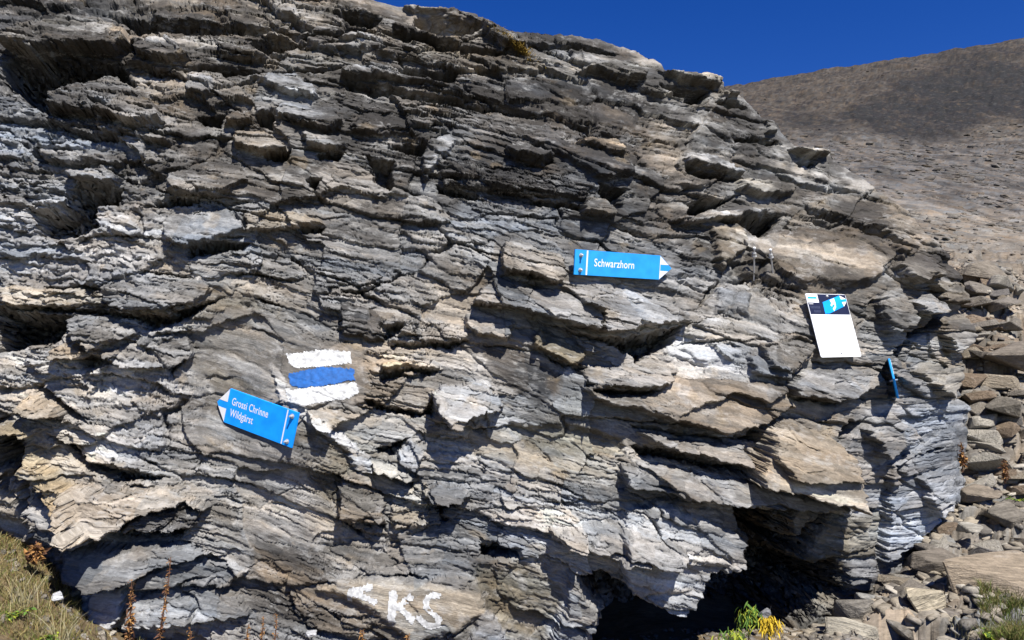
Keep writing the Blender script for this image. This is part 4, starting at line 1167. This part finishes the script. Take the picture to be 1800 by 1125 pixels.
def lettering(text, x, y, cap, width, mat, parent, z):
    cu = bpy.data.curves.new('lettering', 'FONT')
    cu.body = text
    cu.size = 1.0
    cu.extrude = 0.0
    cu.offset = 0.012
    cu.space_character = 1.06
    tmp = bpy.data.objects.new('lettering_tmp', cu)
    COL.objects.link(tmp)
    dg = bpy.context.evaluated_depsgraph_get()
    me = bpy.data.meshes.new_from_object(tmp.evaluated_get(dg))
    bpy.data.objects.remove(tmp)
    n_ = len(me.vertices)
    a = np.zeros(n_ * 3, np.float32)
    me.vertices.foreach_get('co', a)
    a = a.reshape(-1, 3)
    capu = 0.70
    a[:, 0] = x + (a[:, 0] - a[:, 0].min()) / (a[:, 0].max() - a[:, 0].min()) * width
    a[:, 1] = y + a[:, 1] / capu * cap
    a[:, 2] = z
    me.vertices.foreach_set('co', a.ravel())
    me.materials.clear()
    me.materials.append(mat)
    me.name = 'lettering'
    return mesh_obj('lettering', me, parent)
def lathe_bm(bm, prof, seg=12, org=(0, 0, 0)):
    rings = []
    for r, z in prof:
        rings.append([bm.verts.new((org[0] + r * math.cos(6.2832 * k / seg), org[1] + r * math.sin(6.2832 * k / seg), org[2] + z)) for k in range(seg)])
    for a, b in zip(rings[:-1], rings[1:]):
        for k in range(seg):
            bm.faces.new((a[k], a[(k + 1) % seg], b[(k + 1) % seg], b[k]))
    bm.faces.new(rings[-1])
    bm.faces.new(rings[0][::-1])
def bolt(x, y, parent, k=1.0, depth=0.12):
    bm = bmesh.new()
    lathe_bm(bm, [(.0042 * k, -depth), (.0042 * k, .002), (.0105 * k, .002), (.0105 * k, .0035), (.0072 * k, .0035), (.0072 * k, .010 * k), (.0045 * k, .0105 * k), (.0045 * k, .020 * k), (.003 * k, .021 * k)], 10, (x, y, 0))
    me = bpy.data.meshes.new('bolt')
    bm.to_mesh(me)
    bm.free()
    me.materials.append(M_STEEL)
    return mesh_obj('bolt', me, parent)

TH = 0.010
# sign pointing right
Mx, L, Hh = frame_of(SIGN1)
s1 = empty('direction_sign', mat=Mx)
tag(s1, 'light blue arrow sign pointing right, lettered Schwarzhorn', 'sign')
tip = L * 0.148
flat('plate', [(0, 0), (L, 0), (L + tip, -Hh * .5), (L, -Hh), (0, -Hh)], -TH, 0, M_CYAN, s1, 0.0012)
flat('arrow_panel', [(L, -.004), (L + tip * .70, -Hh * .37), (L, -Hh * .37)], .0003, .0007, M_WHITE, s1)
flat('arrow_panel', [(L, -Hh * .63), (L + tip * .70, -Hh * .63), (L, -Hh + .004)], .0003, .0007, M_WHITE, s1)
flat('arrow_line', [(L * .997, -.003), (L * 1.0035, -.003), (L * 1.0035, -Hh + .003), (L * .997, -Hh + .003)], .0008, .0011, M_WHITE, s1)
flat('white_line', [(L * .130, -.002), (L * .147, -.002), (L * .147, -Hh + .002), (L * .130, -Hh + .002)], .0003, .0007, M_WHITE, s1)
lettering('Schwarzhorn', L * .222, -Hh * .615, Hh * .305, L * .465, M_WHITE, s1, .0006)
bolt(L * .066, -Hh * .22, s1)
bolt(L * .066, -Hh * .80, s1)
# sign pointing left
Mx, L, Hh = frame_of(SIGN2)
s2 = empty('direction_sign', mat=Mx)
tag(s2, 'blue arrow sign pointing left, lettered Grossi Chrinne and Wildgärst', 'sign')
tip = L * 0.155
flat('plate', [(0, 0), (L, 0), (L, -Hh), (0, -Hh), (-tip, -Hh * .5)], -TH, 0, M_BLUE, s2, 0.0012)
flat('arrow_panel', [(0, -.003), (0, -Hh * .40), (-tip * .80, -Hh * .40)], .0003, .0007, M_WHITE, s2)
flat('arrow_panel', [(0, -Hh * .60), (0, -Hh + .003), (-tip * .80, -Hh * .60)], .0003, .0007, M_WHITE, s2)
flat('white_line', [(L * .846, -.002), (L * .862, -.002), (L * .862, -Hh + .002), (L * .846, -Hh + .002)], .0003, .0007, M_WHITE, s2)
lettering('Grossi Chrinne', L * .065, -Hh * .43, Hh * .215, L * .535, M_WHITE, s2, .0006)
lettering('Wildgärst', L * .065, -Hh * .76, Hh * .215, L * .345, M_WHITE, s2, .0006)
bolt(L * .93, -Hh * .14, s2)
bolt(L * .93, -Hh * .86, s2)
# board
Mx, L, Hh = frame_of(BOARD)
s3 = empty('information_board', mat=Mx)
tag(s3, 'white rectangular board with navy header and blue arrow print', 'board')
B_ = lambda pts: [(x * L, -y * Hh) for x, y in pts]
r_ = .02
flat('panel', B_([(r_, 0), (1 - r_, 0), (1, r_), (1, 1 - r_), (1 - r_, 1), (r_, 1), (0, 1 - r_), (0, r_)]), -.004, 0, M_WHITE, s3)
flat('header', B_([(.012, .008), (.988, .008), (.988, .33), (.012, .33)]), .0004, .0010, M_NAVY, s3)
flat('logo_panel', B_([(.0125, .0085), (.28, .0085), (.28, .145), (.0125, .145)]), .0012, .0016, M_WHITE, s3)
flat('logo_stripe', B_([(.03, .055), (.245, .055), (.245, .085), (.03, .085)]), .0018, .0022, M_BLUE, s3)
flat('small_print', B_([(.03, .163), (.13, .163), (.13, .171), (.03, .171)]), .0012, .0016, M_WHITE, s3)
flat('arrow_print', B_([(.37, .137), (.83, .022), (.88, .20), (.48, .315), (.365, .322)]), .0012, .0016, M_BLUE, s3)
flat('arrow_head', B_([(.835, .022), (.98, .075), (.85, .085)]), .0012, .0016, M_WHITE, s3)
flat('arrow_head', B_([(.855, .13), (.975, .12), (.885, .20)]), .0012, .0016, M_WHITE, s3)
flat('arrow_head', B_([(.851, .0855), (.983, .076), (.978, .119), (.856, .129)]), .0012, .0016, M_BLUE, s3)
flat('figure_print', B_([(.555, .10), (.675, .068), (.685, .13), (.675, .21), (.60, .280), (.585, .235), (.64, .20), (.655, .165), (.60, .175), (.575, .205), (.545, .185), (.58, .15)]), .0018, .0022, M_WHITE, s3)
for row, (x0, ks) in enumerate(((.045, 7), (.11, 5))):
    for k in range(ks):
        x = x0 + k * .034
        y = .20 + row * .065
        flat('small_print', B_([(x, y), (x + .022, y), (x + .022, y + .04), (x, y + .04)]), .0012, .0016, M_GREYPRINT, s3)
bm = bmesh.new()
lathe_bm(bm, [(.006, -.03), (.006, .0008), (.0022 + .006, .001), (.006, .006), (.003, .0075)], 10, (.52 * L, -.04 * Hh, 0))
me = bpy.data.meshes.new('screw'); bm.to_mesh(me); bm.free(); me.materials.append(M_STEEL)
mesh_obj('screw', me, s3)
bm = bmesh.new()
lathe_bm(bm, [(.0042, .0003), (.0042, .0011)], 10, (.51 * L, -.945 * Hh, 0))
me = bpy.data.meshes.new('screw_hole'); bm.to_mesh(me); bm.free(); me.materials.append(M_NAVY)
mesh_obj('screw_hole', me, s3)
# sign seen edge on
S4 = dict(TL=(1563, 630), TR=(1560.5, 631), BL=(1579, 700), D=(4.22, 4.56, 4.22))
a, u, v = sign_plane(S4)
L, Hh = np.linalg.norm(u), np.linalg.norm(v)
ex, ey = u / L, -(v / Hh)
ey = ey - ex * (ex @ ey); ey /= np.linalg.norm(ey)
ez = np.cross(ex, ey)
if ez[0] > 0:
    ez, ex0 = ez, ex
Mx = Matrix(((ex[0], ey[0], ez[0], a[0]), (ex[1], ey[1], ez[1], a[1]), (ex[2], ey[2], ez[2], a[2]), (0, 0, 0, 1)))
s4 = empty('direction_sign', mat=Mx)
tag(s4, 'blue sign seen edge on in the cleft right of the board', 'sign')
flat('plate', [(0.05, 0), (L, 0), (L, -Hh), (0.05, -Hh), (0, -Hh * .5)], -.005, .005, M_CYAN, s4, .001)
flat('arrow_panel', [(.05, -.01), (.05, -Hh * .4), (.01, -Hh * .4)], .0055, .0065, M_WHITE, s4)
bolt(.10, -Hh * .55, s4, 1.0, .02).scale.z = -1

# two anchor bolts standing on the ledge
for (bx, by, tx_, ty_, lab) in ((1327, 476, 1326, 436, 'left of two steel anchor bolts standing on the brown ledge'), (1357, 475, 1354, 439, 'right of two steel anchor bolts standing on the brown ledge')):
    p, nn = rock_at(bx, by)
    Dp = unray(p)[2]
    top = ray(tx_, ty_, Dp - 0.06)
    ax = Vector(top - p)
    Ln = ax.length
    rootb = empty('anchor_bolt', tuple(p))
    rootb.rotation_euler = ax.to_track_quat('Z', 'Y').to_euler()
    tag(rootb, lab, 'bolt', 'anchor bolts')
    for nm, prof, mt, seg in (('rod', [(.0045, -.05), (.0045, Ln)], M_STEEL, 8), ('nut', [(.011, Ln * .68), (.011, Ln * .80)], M_STEEL, 6),
                              ('washer', [(.014, Ln * .655), (.014, Ln * .675)], M_STEEL, 12), ('cap', [(.005, Ln * .96), (.0075, Ln * .965), (.0075, Ln * 1.02), (.004, Ln * 1.04)], M_WHITE, 8)):
        bm = bmesh.new()
        lathe_bm(bm, prof, seg)
        me = bpy.data.meshes.new(nm); bm.to_mesh(me); bm.free(); me.materials.append(mt)
        mesh_obj(nm, me, rootb)

# ------------------------------------------------------------------ plants
def blade_mesh(name, bases, rngb, hmin, hmax, wid, lean, cols, mat, droop=0.5, dirs=None):
    n = len(bases)
    az = rngb.uniform(0, 6.283, n)
    h = rngb.uniform(hmin, hmax, n)
    ln_ = np.abs(rngb.normal(lean, lean * .5, n)) * h
    ox, oy = np.cos(az) * ln_, np.sin(az) * ln_
    if dirs is not None:
        ox, oy = ox + dirs[0] * h, oy + dirs[1] * h
    wa = rngb.uniform(0, 6.283, n)
    wx, wy = np.cos(wa) * wid, np.sin(wa) * wid
    V_ = []
    for t, k in ((0, 1.0), (.4, .9), (.75, .6)):
        cx, cy, cz = bases[:, 0] + ox * t ** 1.6, bases[:, 1] + oy * t ** 1.6, bases[:, 2] + h * (t - droop * t ** 3 * .5)
        V_.append(np.stack([cx - wx * k, cy - wy * k, cz], -1))
        V_.append(np.stack([cx + wx * k, cy + wy * k, cz], -1))
    V_.append(np.stack([bases[:, 0] + ox, bases[:, 1] + oy, bases[:, 2] + h * (1 - droop * .5)], -1))
    Vv = np.stack(V_, 1).reshape(-1, 3)
    f = np.array([(0, 1, 3), (0, 3, 2), (2, 3, 5), (2, 5, 4), (4, 5, 6)])
    F = (f[None] + (np.arange(n) * 7)[:, None, None]).reshape(-1, 3)
    c = cols[rngb.integers(0, len(cols), n)] * rngb.uniform(.75, 1.25, (n, 1))
    return np_mesh(name, Vv, F, mat, {'col': np.repeat(c, 7, 0)})
m, t, b = nodes('grass_blades', 0.7, 0.15)
ca = N(t, 'ShaderNodeAttribute', attribute_name='col')
gs = N(t, 'ShaderNodeVectorMath', operation='SCALE')
gs.inputs['Scale'].default_value = 0.62
t.links.new(ca.outputs['Color'], gs.inputs[0])
t.links.new(gs.outputs[0], b.inputs['Base Color'])
M_GRASS = m
rg = np.random.default_rng(21)
GC = np.array([(.30, .25, .09), (.22, .21, .06), (.36, .29, .13), (.14, .17, .04), (.26, .17, .07), (.42, .36, .19)])
n = 10500
px = np.where(rg.random(n) < .62, rg.uniform(-70, 140, n), rg.uniform(-70, 640, n))
D = rg.uniform(2.62, 3.5, n)
dens = fbm(px / 60, D * 5, 801, 3)
okk = (dens > -.12 + np.interp(px, [0, 130, 260, 640], [-.5, .0, .02, .08])) 
px, D = px[okk], D[okk]
pos, _ = ground(px, D)
py_ = unray(pos)[1]
me = blade_mesh('grass', pos, rg, .010, .05, .0012, .7, GC, M_GRASS)
tag(mesh_obj('grass', me), 'dry yellow green mountain grass at the foot of the outcrop', 'grass', kind='stuff')
n = 4500
px, D = rg.uniform(1725, 1840, n), rg.uniform(3.55, 4.0, n)
pos, _ = ground(px, D)
me = blade_mesh('grass', pos, rg, .03, .10, .0013, .5, np.array([(.16, .19, .05), (.22, .21, .06), (.28, .22, .09), (.12, .17, .03)]), M_GRASS)
tag(mesh_obj('grass', me), 'olive green grass tuft area in the lower right corner', 'grass', kind='stuff')
# tall seeding grass stems in the left corner
def stem_tuft(px, D, n, h0, h1, label):
    g, _ = ground(np.array([px]), np.array([D]))
    o = empty('grass_tuft', tuple(g[0]))
    tag(o, label, 'grass tuft')
    pos = np.zeros((n, 3))
    pos[:, :2] = rg.normal(0, .018, (n, 2))
    me = blade_mesh('stems', pos, rg, h0, h1, .0014, .38, np.array([(.46, .40, .22), (.38, .32, .15), (.50, .45, .28)]), M_GRASS, .35)
    mesh_obj('stems', me, o)
stem_tuft(40, 2.85, 46, .07, .18, 'tall straw coloured grass tuft by the lower left corner')
stem_tuft(105, 2.75, 30, .08, .18, 'shorter straw coloured grass tuft at the bottom left edge')
stem_tuft(1690, 3.75, 16, .08, .16, 'thin dry straw tuft between cream boulder and leafy weeds')

def leaf(bm, org, d_, length, width, curl=0.3, roll=0.0):
    """a bent pointed leaf of eight faces with a folded midrib"""
    d_ = Vector(d_).normalized()
    side = d_.cross(Vector((0, 0, 1)))
    if side.length < .1:
        side = Vector((1, 0, 0))
    side = (Matrix.Rotation(roll, 3, d_) @ side.normalized())
    upv = side.cross(d_)
    pr = None
    for k, wk in enumerate((.15, .8, 1.0, .6, .05)):
        t_ = k / 4
        c = Vector(org) + d_ * length * t_ - upv * (curl * length * t_ * t_) 
        w_ = width * wk * .5
        cur = (bm.verts.new(c - side * w_ + upv * w_ * .4), bm.verts.new(c), bm.verts.new(c + side * w_ + upv * w_ * .4))
        if pr:
            bm.faces.new((pr[0], pr[1], cur[1], cur[0]))
            bm.faces.new((pr[1], pr[2], cur[2], cur[1]))
        pr = cur
def tube(bm, pts, r0, r1, seg=6):
    rings = []
    for k, p in enumerate(pts):
        p = Vector(p)
        q = Vector(pts[min(k + 1, len(pts) - 1)]) - Vector(pts[max(k - 1, 0)])
        s_ = q.cross(Vector((.3, 1, .1))).normalized()
        t_ = q.cross(s_).normalized()
        r = r0 + (r1 - r0) * k / (len(pts) - 1)
        rings.append([bm.verts.new(p + (s_ * math.cos(6.283 * j / seg) + t_ * math.sin(6.283 * j / seg)) * r) for j in range(seg)])
    for a_, b_ in zip(rings[:-1], rings[1:]):
        for j in range(seg):
            bm.faces.new((a_[j], a_[(j + 1) % seg], b_[(j + 1) % seg], b_[j]))
    bm.faces.new(rings[-1])
def bm_obj(name, bm, mat, parent):
    me = bpy.data.meshes.new(name)
    bm.to_mesh(me)
    bm.free()
    me.materials.append(mat)
    return mesh_obj(name, me, parent)
rp = random.Random(77)
def withered(px, py, D, height, label, lean=(0, 0), nleaf=26, wide=.03, mats=(M_DEAD, M_DEAD2), name='withered_plant'):
    base = ray(px, py, D)
    o = empty(name, tuple(base))
    tag(o, label, 'dead plant')
    pts = [(lean[0] * t_ + rp.gauss(0, .003), lean[1] * t_, height * t_) for t_ in (0, .25, .5, .75, 1)]
    bm = bmesh.new()
    tube(bm, pts, .004, .0015)
    bm_obj('stem', bm, M_DEAD, o)
    for half, mt in enumerate(mats):
        bm = bmesh.new()
        for _ in range(nleaf * 2):
            t_ = 1 - .75 * rp.random() ** 1.2 if height < .2 else rp.random() ** .8
            c = (lean[0] * t_, lean[1] * t_, height * t_)
            a_ = rp.uniform(0, 6.283)
            ln_ = wide * (1.1 - .7 * t_) * rp.uniform(.3, .85)
            c = tuple(q_ + rp.gauss(0, wide * .12) for q_ in c)
            leaf(bm, c, (math.cos(a_), math.sin(a_), rp.uniform(-1.2, 1.0)), ln_, ln_ * rp.uniform(.25, .7), rp.uniform(-.8, 1.6), rp.uniform(-2, 2))
        bm_obj('withered_leaves', bm, mt, o)
    return o
withered(278, 1150, 3.02, .365, 'tall reddish brown withered stalk in front of the grey blocks', (.035, 0), 50, .026)
withered(226, 1140, 2.98, .25, 'shorter brown withered stalk left of the tall one', (.006, 0), 44, .032)
withered(635, 1165, 2.95, .12, 'brown crumpled seed head below the painted arrow', (0, 0), 24, .030, (M_DEAD2, M_DEAD2))
withered(716, 1170, 2.95, .11, 'brown crumpled seed head below the painted letters', (0, 0), 24, .028, (M_DEAD2, M_DEAD2))
withered(460, 1165, 2.95, .17, 'orange dry sprig at the bottom left of the dark slab', (0, 0), 18, .022, (M_DEAD2, M_DEAD2))
withered(480, 1165, 2.96, .18, 'slim orange dry sprig touching the dark slab', (.006, 0), 18, .020, (M_DEAD2, M_DEAD2))
withered(435, 1165, 2.94, .14, 'low orange dry sprig left of the other sprigs', (0, 0), 18, .024, (M_DEAD2, M_DEAD2))
withered(332, 1165, 2.92, .13, 'small brown dry sprig right of the tall stalk', (0, 0), 16, .022, (M_DEAD2, M_DEAD2))
withered(62, 985, 3.1, .05, 'rust coloured dead leaves on the turf by the left cleft', (0, 0), 46, .06)
withered(1692, 830, 5.0, .18, 'rusty dead plant hanging beside the bluish buttress', (0, 0), 44, .045)
withered(1768, 850, 4.95, .14, 'brown dead plant on the debris at right', (0, 0), 34, .045)

def leafy(px, D, label, n, rad, hh, ll, mats, name='leafy_weed', cat='plant', droop=.4, at=None):
    g = ground(np.array([px]), np.array([D]))[0][0] if at is None else np.array(at)
    o = empty(name, tuple(g))
    tag(o, label, cat)
    bm = bmesh.new()
    tips = []
    for _ in range(max(4, n // 14)):
        a_ = rp.uniform(0, 6.283)
        r_s = rad * rp.random() ** .6
        tp = (math.cos(a_) * r_s, math.sin(a_) * r_s * .7, hh * rp.uniform(.5, 1))
        tube(bm, [(0, 0, -.02), (tp[0] * .4, tp[1] * .4, tp[2] * .6), tp], .0015, .0008, 5)
        tips.append(tp)
    bm_obj('stems', bm, mats[0], o)
    for mt in mats:
        bm = bmesh.new()
        for _ in range(n // len(mats)):
            tp = rp.choice(tips)
            k = rp.uniform(.35, 1)
            c = (tp[0] * k + rp.gauss(0, .006), tp[1] * k + rp.gauss(0, .006), tp[2] * k)
            a_ = rp.uniform(0, 6.283)
            l_ = ll * rp.uniform(.6, 1.2)
            leaf(bm, c, (math.cos(a_), math.sin(a_), rp.uniform(-.3, .6)), l_, l_ * .45, droop, rp.uniform(-.6, .6))
        bm_obj('leaves', bm, mt, o)
leafy(1665, 3.72, 'bright green leafy weed below the cream boulder', 170, .085, .06, .022, (M_GREEN, M_LIME, M_GREEN))
leafy(1705, 3.70, 'dense green leafy weed left of the corner grass', 190, .10, .075, .022, (M_GREEN, M_GREEN, M_LIME))
leafy(1752, 3.68, 'low green weed mixed into the corner grass', 110, .08, .05, .02, (M_GREEN, M_LIME))
leafy(1790, 4.95, 'small green weed high on the right debris', 80, .07, .05, .025, (M_GREEN, M_LIME))
leafy(1725, 4.75, 'tiny green weed between plates near the buttress', 36, .035, .03, .02, (M_GREEN, M_LIME))
leafy(20, 2.75, 'green leafy patch among the lower left grass', 90, .07, .03, .02, (M_GREEN, M_LIME))
leafy(85, 2.72, 'bright green sprout at the bottom left edge', 50, .03, .035, .02, (M_GREEN, M_LIME))
def hanging(px, py, D, label, n, rad, ll, mats):
    base = ray(px, py, D)
    o = empty('drooping_plant', tuple(base))
    tag(o, label, 'plant')
    bm = bmesh.new()
    tube(bm, [(0, .03, -.14), (0, .01, -.05), (0, 0, 0)], .003, .002)
    bm_obj('stem', bm, M_DEAD, o)
    for mt in mats:
        bm = bmesh.new()
        for _ in range(n // len(mats)):
            c = (rp.gauss(0, rad), rp.gauss(0, rad * .6), rp.gauss(0, rad * .8))
            l_ = ll * rp.uniform(.6, 1.25)
            leaf(bm, c, (rp.gauss(0, .6), rp.gauss(-.35, .3), -.9 + rp.random() * .8), l_, l_ * .15, rp.uniform(.2, .7), rp.uniform(-.8, .8))
        bm_obj('leaves', bm, mt, o)
hanging(1318, 1078, 3.66, 'green drooping narrow leaves in the cave mouth', 120, .026, .05, (M_LIME, M_GREEN))
hanging(1352, 1095, 3.62, 'yellow drooping leaves in front of the cave', 170, .022, .042, (M_YELLOW, M_YELLOW))
hanging(1288, 1118, 3.58, 'lime green leaves at the bottom edge before the cave', 110, .028, .045, (M_LIME, M_GREEN))
# ochre moss on the skyline
p, nn = rock_at(908, 82)
o = empty('moss_tuft', tuple(p))
tag(o, 'ochre moss cushion in a cleft under the skyline', 'moss')
n = 900
q = rg.normal(0, 1, (n, 3)) * np.array([.05, .03, .012])
q[:, 2] -= q[:, 0] * .75
q[:, 1] -= .01
me = blade_mesh('fronds', q, rg, .012, .035, .0016, .9, np.array([(.24, .15, .02), (.17, .11, .02), (.30, .20, .03)]), M_GRASS, 1.2)
mesh_obj('fronds', me, o)
